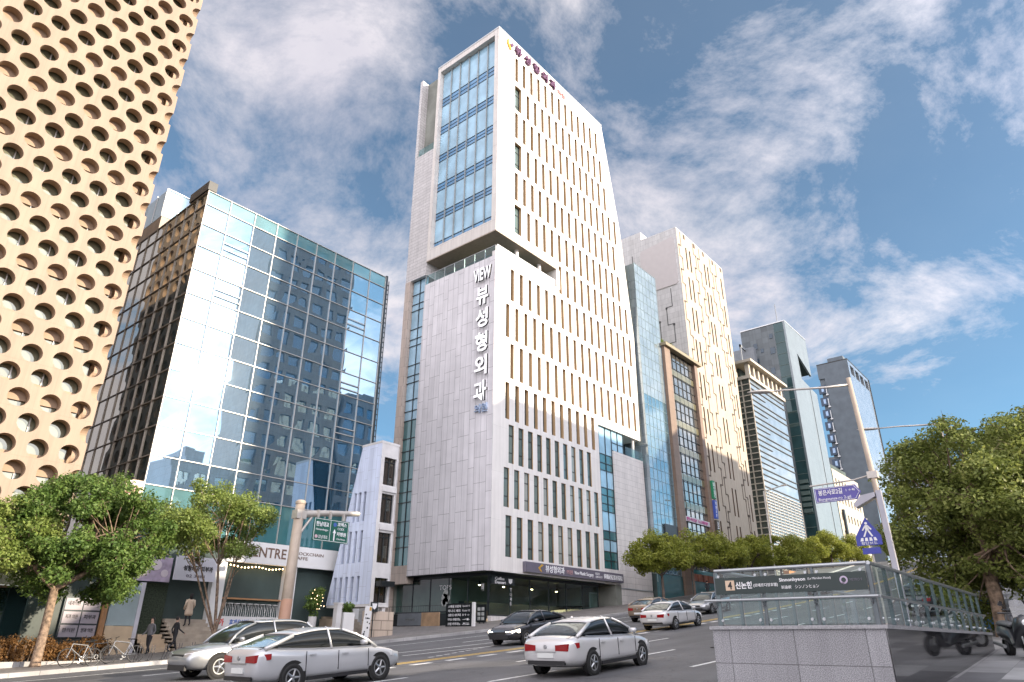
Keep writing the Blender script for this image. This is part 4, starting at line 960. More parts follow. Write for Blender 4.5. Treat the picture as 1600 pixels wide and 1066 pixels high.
for k, (x, y, w_, h_) in enumerate(((80.5,44,2.2,1.6),(83.6,45,2.8,1.3))):
    mb = MB(); mb.box(x, x+w_, y, y+1.6, 36.76, 36.76+h_)
    for j in range(3): mb.lathe([(.0,.02),(.42,.02),(.42,.1),(.36,.1)], (x+.5+.62*j, y+.8, 36.76+h_), seg=14)
    mb.build('rooftop_unit', alu, K)

# ================================================================== tower with jigsaw facade
Z = thing('jigsaw_facade_tower', 'cream tower with paired slit windows and jigsaw shaped dark joints', 'building', (96, 39.3, gz(96)))
cream = M_tiles('cream_wall', (.42,.36,.285), 3.4, 5.35, joint=.01, jdark=.8, var=.02, rough=.6, stk=.06)
ZX0, ZX1, ZT = 87.3, 104.6, 60.2
ops = []; wn = []
cols = [(90.0,91.3),(96.7,97.9),(103.2,)]
for z in [57.9-5.35*k for k in range(9)]:
    for cset in cols:
        for x in cset: ops.append((x, x+.42, z-4.0, z))
mb = MB(); wall(mb, front(39.3), ZX0, ZX1, 6, ZT, ops, .4, ridx=1); mb.build('front_wall', [cream, M('brown_reveal', (.10,.06,.035), .7)], Z)
for a, b, c, d in ops: q = MB(); q.quad((a,39.65,c),(b,39.65,c),(b,39.65,d),(a,39.65,d)); q.build('slit_window', g_win, Z)
def joints(mb, put, u, z0, z1, step, jog, wdt, seed, sgn=1):
    rg = random.Random(seed); z = z1; cur = u; s = sgn
    while z > z0:
        h_ = step*rg.uniform(.8,1.2); nz_ = max(z0, z-h_); put(mb, cur-wdt/2, cur+wdt/2, nz_, z)
        nu = cur+s*jog; put(mb, min(cur,nu)-wdt/2, max(cur,nu)+wdt/2, nz_-wdt/2, nz_+wdt/2); 
        put(mb, nu-.16, nu+.16, nz_-.30, nz_)
        cur = nu; s = -s if rg.random() < .85 else s; z = nz_
putf = lambda m_, a, b, c, d: m_.box(a, b, 39.27, 39.31, c, d); jd_ = M('joint_dark', (.07,.045,.028), .7)
for i, u in enumerate((88.5,93.0,95.2,99.3,101.7)): mb = MB(); joints(mb, putf, u, 8, ZT-.1, 2.6, .75, .15, 30+i, 1 if i % 2 else -1); mb.build('jigsaw_joint', jd_, Z)
mb = MB()
for k, x in enumerate((89.9,93.5,96.9,100.5,103.8)): mb.box(x-.25,x+.25,39.25,39.33,ZT-.8,ZT-.01)
build_each(mb, 'roof_notch', jd_, Z)
stone_g = M_tiles('grey_jigsaw_stone', (.60,.59,.58), .9, .9, joint=.02, jdark=.7, var=.05)
mb = MB(); mb.quad((ZX0,39.3,6),(ZX0,50,6),(ZX0,50,ZT),(ZX0,39.3,ZT)); mb.build('side_wall', stone_g, Z)
mb = MB(); puts = lambda m_, a, b, c, d: m_.box(ZX0-.03, ZX0+.02, a, b, c, d)
joints(mb, puts, 41.2, 20, 50, 3.4, 1.0, .12, 51); joints(mb, puts, 44.6, 20, 50, 4.2, -1.1, .12, 52); joints(mb, puts, 47.4, 20, 58, 4, .8, .12, 53)
mb.build('jigsaw_joint', M('joint_grey', (.10,.10,.10), .7), Z)
mb = MB(); mb.prism([(40.1,50.4),(45.6,50.4),(45.9,50.8),(45.9,57.8),(45.6,58.2),(40.1,58.9),(39.8,58.5),(39.8,50.7)], 'x', ZX0-.12, ZX0-.005); mb.build('blank_panel', M('mauve_panel', (.56,.52,.51), .6, amt=.03), Z)
mb = MB(); mb.box(ZX0+.05, ZX1, 39.75, 50, 4, ZT-.1); mb.build('inner_body', inner, Z)
mb = MB(); mb.box(ZX0, ZX1, 39.32, 50, ZT, ZT+.25); mb.box(ZX0+.02, 92, 45.6, 49.8, ZT+.25, 62.0); mb.build('roof_block', stone_g, Z)
mb = MB(); mb.box(ZX0, ZX1, 38.9, 39.5, 2, 10.6); mb.build('shopfront', M_glass('shop_dark', (.03,.035,.035), (.9,.9,.9), .15, .01), Z)

# ================================================================== louvred building with open colonnade under the cornice
V = thing('louvred_building', 'office block banded with dark horizontal louvres under a cream colonnaded cornice', 'building', (118, 39.3, gz(118)))
VX0, VX1 = 110.4, 126.6
lou_w = M_glass('silver_glass', (.22,.25,.27), (.92,.97,1), .30, .006, .3)
mb = MB(); mb.quad((VX0,39.35,9),(VX1,39.35,9),(VX1,39.35,41.4),(VX0,39.35,41.4)); mb.build('front_glazing', lou_w, V)
mb = MB(); lou_d = MB()
rg = random.Random(8)
for k in range(19): 
    z = 40.7-.98*k
    if k % 3 == 2: lou_d.box(VX0+.05, VX0+6.2, 39.2, 39.34, z-.12, z)
    else: lou_d.box(VX0+.05, VX1-.05, 39.2, 39.34, z-.14, z)
lou_d.build('dark_louvre', M('louvre_dark', (.09,.095,.10), .5, metal=.3), V)
for k in range(27): mb.box(VX0+.05, VX1-.05, 39.18, 39.3, 9.3+.5*k, 9.43+.5*k)
for k in range(9): mb.box(VX0+.9+1.9*k, VX0+1.0+1.9*k, 39.12, 39.2, 9, 22.5)
mb.build('white_louvre', M('louvre_white', (.42,.41,.385), .5), V)
mb = MB(); mb.quad((VX0+.05,39.4,9),(VX0+.05,53,9),(VX0+.05,53,41.4),(VX0+.05,39.4,41.4)); mb.build('side_glazing', M_glass('side_dark', (.05,.05,.045), (.9,.9,.9), .2, .01), V)
mb = MB()
for k in range(33): mb.box(VX0-.1, VX0+.04, 39.4, 53, 9.4+1.0*k, 9.55+1.0*k)
for k in range(9): mb.box(VX0-.13, VX0+.03, 39.3+1.4*k, 39.45+1.4*k, 9, 41.4)
crm = M('cream_trim', (.46,.41,.33), .6, amt=.06); mb.build('side_grid', crm, V)
mb = MB(); mb.box(VX0-.3, VX1+.3, 39.0, 53, 41.42, 42.0); mb.box(VX0-.7, VX1+.7, 38.4, 53.4, 44.3, 44.75)
mb.build('cornice', crm, V)
mb = MB()
for k in range(8): mb.box(VX0+.1+2.15*k, VX0+.75+2.15*k, 39.2, 39.9, 42.0, 44.3)
for k in range(4): mb.box(VX0-.1, VX0+.55, 41.5+2.6*k, 42.2+2.6*k, 42.0, 44.3)
build_each(mb, 'column', crm, V)
mb = MB(); mb.box(VX0+1.5, VX1-1, 41.4, 52, 42.02, 44.25); mb.box(VX0+.2, VX1-.1, 39.5, 53, 3, 41.4); mb.build('inner_body', inner, V)
mb = MB(); mb.box(113,121,38.4,39.3,9.3,10.2); mb.build('orange_canopy', M('orange_canopy', (.5,.20,.07), .5), V)

# ================================================================== grey tower with triangular notch
D = thing('notched_tower', 'slender grey tower with a triangular notch cut out of its bright front', 'building', (142, 39.3, gz(130)))
grey_m = M_tiles('grey_metal_panels', (.24,.275,.29), 2.0, 1.0, joint=.015, jdark=.8, var=.03, rough=.3, metal=.3)
out = [(135.6,10),(150.05,10),(150.05,49.2),(141.0,50.2),(140.75,55.9),(148.3,52.9),(148.6,61.45),(135.6,61.6)]
mb = MB(); mb.prism([(135.9,10),(149.9,10),(149.9,49.0),(135.9,49.0)], 'y', 39.7, 48.8); mb.prism([(135.9,49),(140.6,49),(140.6,61.3),(135.9,61.3)], 'y', 39.7, 48.8); mb.prism([(140.6,56.0),(148.1,53.2),(148.4,61.3),(140.6,61.3)], 'y', 39.7, 48.8); mb.build('inner_body', inner, D)
mb = MB(); mb.prism(out, 'y', 39.3, 39.69); mb.build('front_wall', grey_m, D)
mb = MB(); mb.box(141.1,148.2,44,44.2,49.2,55); mb.build('notch_back', M_glass('notch_glass', (.08,.10,.11), (.9,1,1), .2), D)
patch = M_tiles('grey_patch', (.13,.15,.16), 1.3, 1.3, joint=.02, jdark=.8, var=.22, offset=0)
mb = MB(); mb.prism([(41.7,10),(48.8,10),(48.8,61.5),(41.7,61.5)], 'x', 135.6, 135.88); mb.build('side_wall', patch, D)
mb = MB(); mb.prism([(39.705,10),(41.7,10),(41.7,61.5),(39.705,61.5)], 'x', 135.62, 135.88); mb.build('glass_corner', M_glass('corner_glass', (.02,.05,.055), (.8,.95,.95), .05, .004), D)
mb = MB()
for k in range(20): mb.box(135.56,135.62,39.75,41.65,12+2.5*k,12.1+2.5*k)
for k in range(6): mb.box(135.3,135.62,39.9,41.5,22.2+1.1*k,22.9+1.1*k)
build_each(mb, 'balcony_band', M('green_frame', (.09,.13,.12), .5), D)
for (y0, y1, z0, z1) in ((42.1,42.8,58.45,59.5),(45.6,46.35,56.8,58.1),(42.05,43.0,55.0,56.4),(45.6,46.4,53.6,54.7),(42.7,43.5,50.6,52.0),(44.4,45.0,55.8,56.7),(46.2,47,50,51.2)):
    q = MB(); q.box(135.5,135.59,y0,y1,z0,z1); q.build('square_window', M_glass('square_glass', (.03,.05,.075), (.85,.95,1), .06), D)
mb = MB(); mb.box(135.55, 148.65, 39.28, 48.85, 61.62, 61.85); mb.build('roof_edge', alu, D)
mb = MB(); mb.box(134.0,135.55,46,52,50,57); mb.box(131,134,47.5,47.8,56.4,57); mb.box(131,131.3,47.5,47.8,46,57); mb.build('rear_annex', M('annex_grey', (.20,.22,.24), .6), D)
mb = MB(); mb.box(145.4,145.52,39.24,39.3,12,49.0); mb.build('facade_joint', black_m, D)

# ================================================================== dark tower with balconies
F = thing('dark_tower', 'dark grey tower with open frames along its roof and balconies up its flank', 'building', (194, 39.3, gz(130)))
FX0, FX1 = 184.3, 204.7
metal_f = M_glass('ribbed_silver', (.22,.235,.25), (.9,.95,1), .30, .02, .5, rough=.12)
fo = [(186.0+4.6*k, 189.6+4.6*k, 64.6, 67.3) for k in range(4)]
mb = MB(); wall(mb, front(39.3), FX0, FX1, 10, 68.3, fo, 2.0); mb.build('front_wall', metal_f, F)
slate = M('slate_wall', (.10,.125,.145), .5, amt=.15, scale=.6)
mb = MB(); mb.prism([(39.35,10),(45.6,10),(45.6,64.4),(47.1,64.4),(47.1,68.3),(39.35,68.3)], 'x', FX0+.01, FX0+.4); mb.build('side_wall', slate, F)
mb = MB(); mb.box(FX0+.42, FX1-.1, 39.8, 47, 10, 64.3); mb.box(FX0+.42, FX1-.1, 42.6, 47, 64.3, 68.2); mb.build('inner_body', slate, F)
mb = MB(); mb.box(FX0, FX1+.1, 39.25, 47.1, 68.3, 68.6); mb.box(FX1-.02,FX1+.25,39.1,39.6,10,68.3); mb.build('roof_edge', black_m, F)
for k in range(9):
    z = 62.5-3.3*k
    mb = MB(); mb.box(FX0-.1, FX0+.4, 45.65, 47.6, z-2.2, z); q = mb.build('balcony_recess', M('balcony_dark', (.045,.075,.12), .5), F)
    mb = MB(); mb.box(FX0-.4, FX0-.1, 45.3, 45.9, z-2.9, z-2.6); mb.box(FX0-.45,FX0-.12,45.55,45.7,z-2.6,z-.5); mb.build('balcony_post', alu, q)
    mb = MB(); mb.box(FX0-.16, FX0-.1, 46.3, 46.9, z-1.7, z-.5); mb.build('bright_window', M('bright_blue_window', (.35,.50,.70), .4), q)

# ================================================================== cream block, distant blocks
mb = MB(); mb.box(188,196,41,45,68.6,71); mb.build('roof_tank', slate, F)
mb = MB(); mb.box(139,146,41.5,47,61.85,63.4); mb.tube([(140,42,63.4),(140,42,68)], .08, 6); mb.build('roof_plant', MATS['annex_grey'], D)
C = thing('cream_block', 'low cream block with rows of small square windows and a teal glass flank', 'building', (160, 39.3, gz(130)))
ops = []
for j in range(5):
    for k in range(8): ops.append((152.0+2.2*k, 152.85+2.2*k, 29.9-3.55*j, 31.4-3.55*j))
mb = MB(); wall(mb, front(39.3), 150.6, 169.8, 9, 33.2, ops, .35); mb.build('front_wall', M('pale_cream', (.42,.385,.31), .6, amt=.05), C)
for a, b, c, d in ops: q = MB(); q.quad((a,39.6,c),(b,39.6,c),(b,39.6,d),(a,39.6,d)); q.build('window', M('window_dark', (.07,.07,.06), .3), C)
mb = MB(); mb.prism([(39.32,9),(44,9),(44,24),(42.5,26.0),(39.32,24.6)], 'x', 150.6, 151); mb.prism([(39.32,26.0),(43.5,27.6),(43.5,33),(39.32,33)], 'x', 150.6, 151); mb.build('teal_flank', g_teal, C)
mb = MB(); mb.box(151, 169.7, 39.7, 46, 8, 33.1); mb.box(155,168,41,45,33.1,35.5); mb.build('inner_body', inner, C)
mb = MB(); mb.box(152.6,153.4,38.9,39.25,20,25); q = mb.build('blade_sign', black_m, C)
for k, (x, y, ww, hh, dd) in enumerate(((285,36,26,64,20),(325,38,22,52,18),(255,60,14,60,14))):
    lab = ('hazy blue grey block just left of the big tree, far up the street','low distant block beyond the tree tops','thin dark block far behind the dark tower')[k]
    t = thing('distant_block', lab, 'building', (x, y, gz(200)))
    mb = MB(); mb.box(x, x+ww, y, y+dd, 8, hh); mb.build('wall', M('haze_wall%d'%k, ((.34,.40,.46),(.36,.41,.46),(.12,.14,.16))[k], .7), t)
    mb = MB()
    for j in range(int((hh-12)/3.4)):
        for i in range(int(ww/3)): mb.box(x+.6+3*i, x+2.6+3*i, y-.08, y-.01, 12+3.4*j, 13.7+3.4*j)
    mb.build('window_band', g_teal, t)

# ================================================================== the other side of the street (behind the camera: it shades the road and shows in the glass)
g_opp = M_glass('blue_office_glass', (.05,.10,.18), (.75,.9,1), .45, .01, .3)
opp_c = [(.40,.38,.36),(.30,.33,.38),(.46,.42,.38),(.24,.27,.31),(.34,.40,.48)]
def opposite(x0, x1, y0, d, hgt, k, label):
    t = thing('opposite_block', label, 'building', ((x0+x1)/2, y0, gz(x0)))
    nx, nz = int((x1-x0)/2.6), int((hgt-gz(x0))/3.5); g = gz(x0)
    mb = MB(); dx = (x1-x0)/nx
    ops_ = [(x0+dx*i+.45, x0+dx*(i+1)-.45, g+3.5*j+.9, g+3.5*j+2.9) for j in range(nz) for i in range(nx) if g+3.5*j+2.9 < hgt-.6]
    wall(mb, lambda u, v, dd: (u, y0-dd, v), x0, x1, g-1, hgt, ops_, .3)
    mb.build('front_wall', M_tiles('opp_wall%d'%k, opp_c[k % 5], 1.6, .8, var=.05), t)
    mb = MB()
    for a, b, c, e_ in ops_: mb.quad((a,y0-.28,c),(b,y0-.28,c),(b,y0-.28,e_),(a,y0-.28,e_))
    mb.build('window_band', g_opp, t)
    mb = MB(); mb.box(x0, x1, y0-d, y0-.35, g-1, hgt-.05); mb.build('body', MATS['opp_wall%d'%k], t)
    mb = MB(); mb.box(x0+3, x1-3, y0-d+2, y0-3, hgt, hgt+2.2); mb.build('roof_house', MATS['opp_wall%d'%k], t)
for k, (x0, x1, y0, d, hh) in enumerate(((-60,-22,-12.6,16,12),(-21,8,-12.6,14,10.5),(9,33,-12.6,15,9.5),(34,40.5,-12.6,14,9),(41,49.5,-12.6,12,23),(50.5,67,-12.8,9,74),(67.5,99,-12.6,18,39),(100.5,128,-12.6,18,43),(129,190,-12.6,18,23))):
    opposite(x0, x1, y0, d, hh, k, ('grey low-rise','slate low-rise','cream low-rise','dark low-rise','narrow brown','tall blue glass','grey mid-rise','slate mid-rise','cream mid-rise')[k]+' office block across the street')
# ================================================================== trees
leaf_a = M_leaf('leaf_green', (.05,.105,.025), (.12,.20,.045), (.26,.33,.09), 1.6)
leaf_b = M_leaf('leaf_light', (.12,.18,.04), (.22,.29,.07), (.36,.40,.13), 1.6)
leaf_y = M_leaf('leaf_yellow_green', (.14,.18,.03), (.28,.31,.05), (.42,.42,.10), 1.0)
leaf_d = M_leaf('leaf_olive', (.09,.12,.03), (.22,.265,.065), (.44,.45,.15), 1.2)
hedge_l = M_leaf('leaf_rust', (.12,.06,.022), (.22,.115,.042), (.33,.19,.07), 3)
bark = M('bark', (.21,.15,.105), .9, amt=.6, scale=7, bump=1, bscale=18)
bark_d = M('bark_dark', (.13,.10,.08), .9, amt=.35, scale=5, bump=.6, bscale=12)
def leaves(name, mat, parent, clumps, n, size, seed, flat=.6):
    """n small leaf faces spread through clumps: (centre, radius)"""
    rg = np.random.default_rng(seed); org = np.array(ORG.get(parent.name, Vector((0,0,0))))
    C = np.array([c for c, r in clumps]); Rr = np.array([r for c, r in clumps])
    wgt = Rr**2/np.sum(Rr**2); idx = rg.choice(len(C), n, p=wgt)
    d = rg.normal(size=(n,3)); d /= np.linalg.norm(d, axis=1)[:,None]; rad = rg.uniform(.25,1,n)**.6
    squash = rg.uniform(.6,1.25,len(C))[idx][:,None]
    p = C[idx] + d*(rad*Rr[idx])[:,None]*np.concatenate([np.ones((n,2)), flat*squash], 1) + rg.normal(size=(n,3))*.06
    nrm = d*.5 + rg.normal(size=(n,3))*.6 + np.array([0,0,.55]); nrm /= np.linalg.norm(nrm, axis=1)[:,None]
    t = np.cross(nrm, rg.normal(size=(n,3))); t /= np.linalg.norm(t, axis=1)[:,None]; b = np.cross(nrm, t)
    s = size*rg.uniform(.45,1.6,n)[:,None]; wd = s*.55
    V = np.stack([p-t*s*.5, p+b*wd*.5+nrm*s*.06, p+t*s*.5, p-b*wd*.5+nrm*s*.06], 1).reshape(-1,3) - org
    me = bpy.data.meshes.new(name); me.vertices.add(4*n); me.vertices.foreach_set('co', V.ravel())
    me.loops.add(4*n); me.loops.foreach_set('vertex_index', np.arange(4*n)); me.polygons.add(n); me.polygons.foreach_set('loop_start', np.arange(n)*4)
    try: me.polygons.foreach_set('loop_total', np.full(n, 4))
    except Exception: pass
    me.materials.append(mat); me.update(calc_edges=True); me.validate()
    o = bpy.data.objects.new(name, me); col.objects.link(o); o.parent = parent; ORG[o.name] = Vector(org)
    return o
def tree(name, label, base, fork, ctr, rad, nclump, nleaf, lsize, mat, seed, stems=4, r0=.14, group=None, bk=None, clr=.75, lean=(0,0), low=-.7, flat=.8, cat='tree'):
    rg = random.Random(seed); t = thing(name, label, cat, base, group); bk = bk or bark
    B = Vector(base); Fk = B+Vector((lean[0], lean[1], fork)); Cc = Vector(ctr)
    clumps = []; lim = []
    for k in range(nclump):
        while True:
            d = Vector((rg.uniform(-1,1), rg.uniform(-1,1), rg.uniform(low,1)))
            if .35 < d.length < 1: break
        c = Cc+Vector((d.x*rad[0], d.y*rad[1], d.z*rad[2])); clumps.append((tuple(c), clr*rg.uniform(.6,1.25)))
    mb = MB(); 
    def seg(a, b, ra, rb, wob):
        pts = []; n = 5
        off = Vector((rg.uniform(-1,1), rg.uniform(-1,1), rg.uniform(-.3,.3)))*wob
        for i in range(n+1):
            s = i/n; pts.append(a.lerp(b, s)+off*math.sin(PI*s))
        mb.tube(pts, [ra+(rb-ra)*i/n for i in range(n+1)], 7, cap=False); return pts
    if fork > .3: mb.tube([B-Vector((0,0,.15)), B+Vector((0,0,.15)), B.lerp(Fk,.5)+Vector((rg.uniform(-.05,.05),rg.uniform(-.05,.05),0)), Fk], [r0*1.5, r0*1.15, r0, r0*.95], 10)
    tips = []
    for k in range(stems):
        a = 2*PI*(k+rg.uniform(-.2,.2))/stems
        e = Cc+Vector((math.cos(a)*rad[0]*.55, math.sin(a)*rad[1]*.55, rg.uniform(-.35,.25)*rad[2]))
        pts = seg(Fk, e, r0*.62, r0*.26, .25*fork if fork > 1 else .2); tips.append((pts, r0*.3))
    for c, r in clumps:
        c = Vector(c); pts, rr = min(tips, key=lambda q: (q[0][3]-c).length); a = pts[rg.choice((3,4,5))]
        seg(a, c, rr*.7, .012, .25)
        for q in range(2):
            v_ = Vector((rg.uniform(-1,1),rg.uniform(-1,1),rg.uniform(-.3,.6))).normalized()*r*1.25; mb.tube([c, c+v_*.5+Vector((0,0,.05)), c+v_], [.012,.008,.003], 4, cap=False)
    mb.build('trunk', bk, t, smooth=True)
    leaves('crown', mat, t, clumps, nleaf, lsize, seed, flat)
    return t
tree('zelkova_tree', 'dense dark green street tree with a forked pinkish trunk beside the rust hedge', (11.3,35.0,gz(11.3)+KH), 3.0, (12.3,35.2,4.2), (3.4,2.7,2.9), 150, 60000, .135, leaf_a, 21, stems=6, r0=.17, clr=.6, low=-.95)
tree('maple_tree', 'light green street tree at the left edge of the view', (8.4,35.2,gz(8.4)+KH), 2.2, (8.2,35.0,3.9), (2.6,2.2,1.7), 50, 28000, .13, leaf_b, 22, stems=4, r0=.12, clr=.65)
tree('multi_stem_tree', 'airy light green street tree on several thin stems before the cafe front', (19.4,36.0,gz(19.4)+KH), .7, (18.6,36.1,5.6), (3.0,2.4,2.2), 66, 32000, .125, leaf_b, 23, stems=6, r0=.10, clr=.62)
tree('big_street_tree', 'large sunlit olive tree at the right edge over the parked scooters', (30,3.3,gz(30)+KH), 2.3, (31.2,2.6,4.35), (3.8,4.0,3.8), 240, 110000, .13, leaf_d, 24, stems=6, r0=.22, clr=.68, bk=bark, low=-1)
tree('big_street_tree', 'dark tree behind the scooters at the right edge, trunk leaning left', (33.5,1.0,gz(33)+KH), 2.6, (35,.5,5.4), (3.6,3.4,2.9), 70, 24000, .19, leaf_d, 25, stems=5, r0=.2, clr=.85, bk=bark_d)
mid = [(63.5,33.9,6.6,3.4,'first bushy yellow green tree right of the white tower'),(70.5,34.0,7.0,3.6,'second bushy tree in the row, before the blue curtain wall'),(78,34.1,6.4,3.4,'low bushy tree before the brown framed block'),(87,34,6.2,3.6,'bushy tree before the jigsaw tower'),(97,34,6.0,3.8,'bushy tree right of the jigsaw tower base'),(108,34,5.6,3.8,'bushy tree before the louvred building'),(121,34,5.6,4.2,'bushy tree left of the blue crossing sign'),(136,34,5.0,4.2,'farthest bushy tree of the row, by the blue crossing sign')]
for k, (x, y, hh, rr, lab) in enumerate(mid):
    b = gz(x)+KH; tree('kerb_tree', lab, (x,y,b), 2.6, (x,y,b+hh-rr*.55-.2), (rr,2.6,rr*.55), 40, 16000, .22, leaf_y, 40+k, stems=4, r0=.13, group='row of trees up the far pavement', clr=.95, bk=bark_d)
for k, (x, y) in enumerate(((150,30),(46,3.4),(58,3.8),(74,3.6),(92,3.8))):
    b = gz(x)+KH; tree('kerb_tree', ('tree far up the street beyond the crossing sign','kerb tree just beyond the utility pole','second kerb tree beyond the utility pole','third kerb tree beyond the utility pole','farthest kerb tree on the near pavement')[k], (x,y,b), 2.6, (x,y,b+4.6), (3.6,3,2.2), 30, 7000, .34, leaf_d, 60+k, stems=4, r0=.15, clr=1.0, bk=bark_d)
# clipped rust-coloured hedge and its kerb
HX = thing('hedge', 'clipped hedge with rust brown leaves behind the bicycles', 'hedge', (12.6,36.6,gz(12)+KH))
cl = []
rg = random.Random(5)
for k in range(90): cl.append(((rg.uniform(10.2,14.6), rg.uniform(36.1,37.3), gz(12)+KH+rg.uniform(.15,.95)), .28))
leaves('foliage', hedge_l, HX, cl, 12000, .09, 77, .9)
mb = MB()
for k in range(60):
    x, y = rg.uniform(10.2,14.6), rg.uniform(36.2,37.2); mb.tube([(x,y,gz(12)),(x+rg.uniform(-.1,.1),y+rg.uniform(-.1,.1),gz(12)+.9)], .012, 4)
mb.build('stem', bark, HX)
mb = MB(); mb.box(10.0,15.0,35.8,35.95,gz(10)+KH-.05,gz(12)+KH+.14); mb.box(14.85,15.0,35.95,37.6,gz(10)+KH,gz(12)+KH+.14); tag(mb.build('planter_kerb', kerb_m, loc=(12,35.9,gz(12))), 'pale stone kerb edging the rust hedge', 'kerb')

RS = thing('roof_shrubs', 'line of green shrubs on the roof edge of the brown framed block', 'plants', (81,39.5,36.75))
leaves('foliage', leaf_b, RS, [((rg.uniform(78.2,85),rg.uniform(39,40.5),37.1+rg.uniform(-.2,.7)),.45) for k in range(40)], 3500, .2, 91, .9)
# ================================================================== poles and signs
gal = M('galvanised_steel', (.50,.47,.43), .45, metal=.35, amt=.12, scale=3)
beige_p = M('beige_pole', (.40,.33,.26), .5, amt=.12, scale=2)
gp = thing('sign_gantry', 'beige gantry pole with an arm carrying a green direction sign', 'gantry', (21.45,32.9,gz(21)+KH))
mb = MB(); mb.tube([(21.3,32.9,gz(21)),(21.45,32.9,6.75)], [.29,.25], 20); mb.build('pole', beige_p, gp, smooth=True)
mb = MB(); mb.tube([(21.31,32.9,gz(21)+.1),(21.36,32.9,1.9)], [.312,.285], 20); mb.build('sleeve', M('salmon_wrap', (.36,.21,.14), .6, amt=.1), gp, smooth=True)
mb = MB(); mb.lathe([(0,0),(.28,0),(.28,.12),(.18,.2),(0,.22)], (21.45,32.9,6.75), seg=18); mb.build('cap', beige_p, gp)
mb = MB(); mb.tube([(21.5,32.9,6.2),(23,32.9,6.45),(25.4,32.9,6.72)], [.2,.17,.14], 14); mb.tube([(21.55,32.9,5.1),(22.25,32.9,6.15)], .07, 8); mb.box(21.15,21.75,32.65,33.15,5.95,6.4); mb.build('arm', gal, gp, smooth=False)
green = M('sign_green', (.012,.105,.075), .45, amt=.06)
mb = MB(); mb.box(22.2,24.55,32.55,32.6,4.9,6.12); pn = mb.build('panel', green, gp)
mb = MB(); mb.box(22.24,22.265,32.54,32.551,4.94,6.08)
for z in (4.94,6.06): mb.box(22.24,24.51,32.54,32.551,z,z+.022)
mb.box(23.28,23.3,32.54,32.551,4.94,6.08); mb.box(24.49,24.512,32.54,32.551,4.94,6.08)
mb.prism([(23.55,5.0),(23.62,5.0),(23.62,5.42),(23.70,5.40),(23.585,5.62),(23.47,5.40),(23.55,5.42)], 'y', 32.54, 32.551); mb.build('border', ink_w, pn)
ys_ = 32.54
text('lettering', '한남대교', (22.76,ys_,5.80), .82, .25, UX, UZ, ink_w, pn, depth=.01, bold=.02); text('lettering', 'Hannamdaegyo', (22.76,ys_,5.5), .8, .13, UX, UZ, ink_w, pn, depth=.01); text('lettering', '강남대로', (22.85,ys_,5.13), .6, .18, UX, UZ, ink_w, pn, depth=.01)
text('lettering', '코엑스', (24.06,ys_,5.90), .62, .22, UX, UZ, ink_w, pn, depth=.01, bold=.02); text('lettering', 'COEX', (24.0,ys_,5.66), .45, .13, UX, UZ, ink_w, pn, depth=.01); text('lettering', '차병원', (24.06,ys_,5.38), .62, .22, UX, UZ, ink_w, pn, depth=.01, bold=.02); text('lettering', 'Cha Hosp.', (24.06,ys_,5.1), .6, .13, UX, UZ, ink_w, pn, depth=.01)
mb = MB(); mb.lathe([(0,-.006),(.11,-.006),(.11,.006),(0,.006)], (23.58,ys_,5.86), 'y', 18); mb.build('route_shield', M('shield_blue', (.06,.12,.40), .5), pn)
mb = MB(); mb.lathe([(0,-.006),(.09,-.006),(.09,.006),(0,.006)], (22.42,ys_,5.13), 'y', 18); mb.build('metro_roundel', M('roundel_pink', (.65,.45,.50), .5), pn)
mb = MB()
for x in (22.5,23.3,24.2): mb.box(x-.04,x+.04,32.6,32.78,5.6,6.55)
build_each(mb, 'bracket', gal, gp)
# tall lamp with street name sign
LP = thing('street_lamp', 'tall street lamp with a long arm and a purple street name sign', 'street lamp', (26.5,5.55,gz(26)+KH))
mb = MB(); mb.tube([(26.5,5.45,gz(26)),(26.5,5.5,3.2),(26.42,5.72,9.05)], [.12,.105,.08], 14); mb.build('pole', beige_p, LP, smooth=True)
mb = MB(); mb.tube([(26.42,5.72,8.8),(26.0,6.4,8.72),(24.75,8.2,8.62)], [.055,.045,.035], 8); mb.build('arm', gal, LP, smooth=True)
mb = MB(); mb.loft([[(24.9+.05*s,8.0-.02*s,8.6),(24.95,8.05,8.66),(24.9-.05*s,8.0+.02*s,8.6)] for s in (1,1)], cap=False)
dirv = Vector((-.57,.82,-.03)); pv = Vector((.82,.57,0)); hp = Vector((24.85,8.06,8.62)); rr_ = []
for s, wv, hv in ((-.05,.04,.04),(.15,.13,.07),(.45,.15,.075),(.75,.1,.05),(.92,.02,.015)):
    c = hp+dirv*s; rr_.append([tuple(c+pv*wv*math.cos(a)+Vector((0,0,1))*hv*math.sin(a)) for a in [2*PI*k/10 for k in range(10)]])
mb = MB(); mb.loft(rr_); mb.build('lamp_head', gal, LP, smooth=True)
purple = M('sign_purple', (.10,.085,.33), .45, amt=.05)
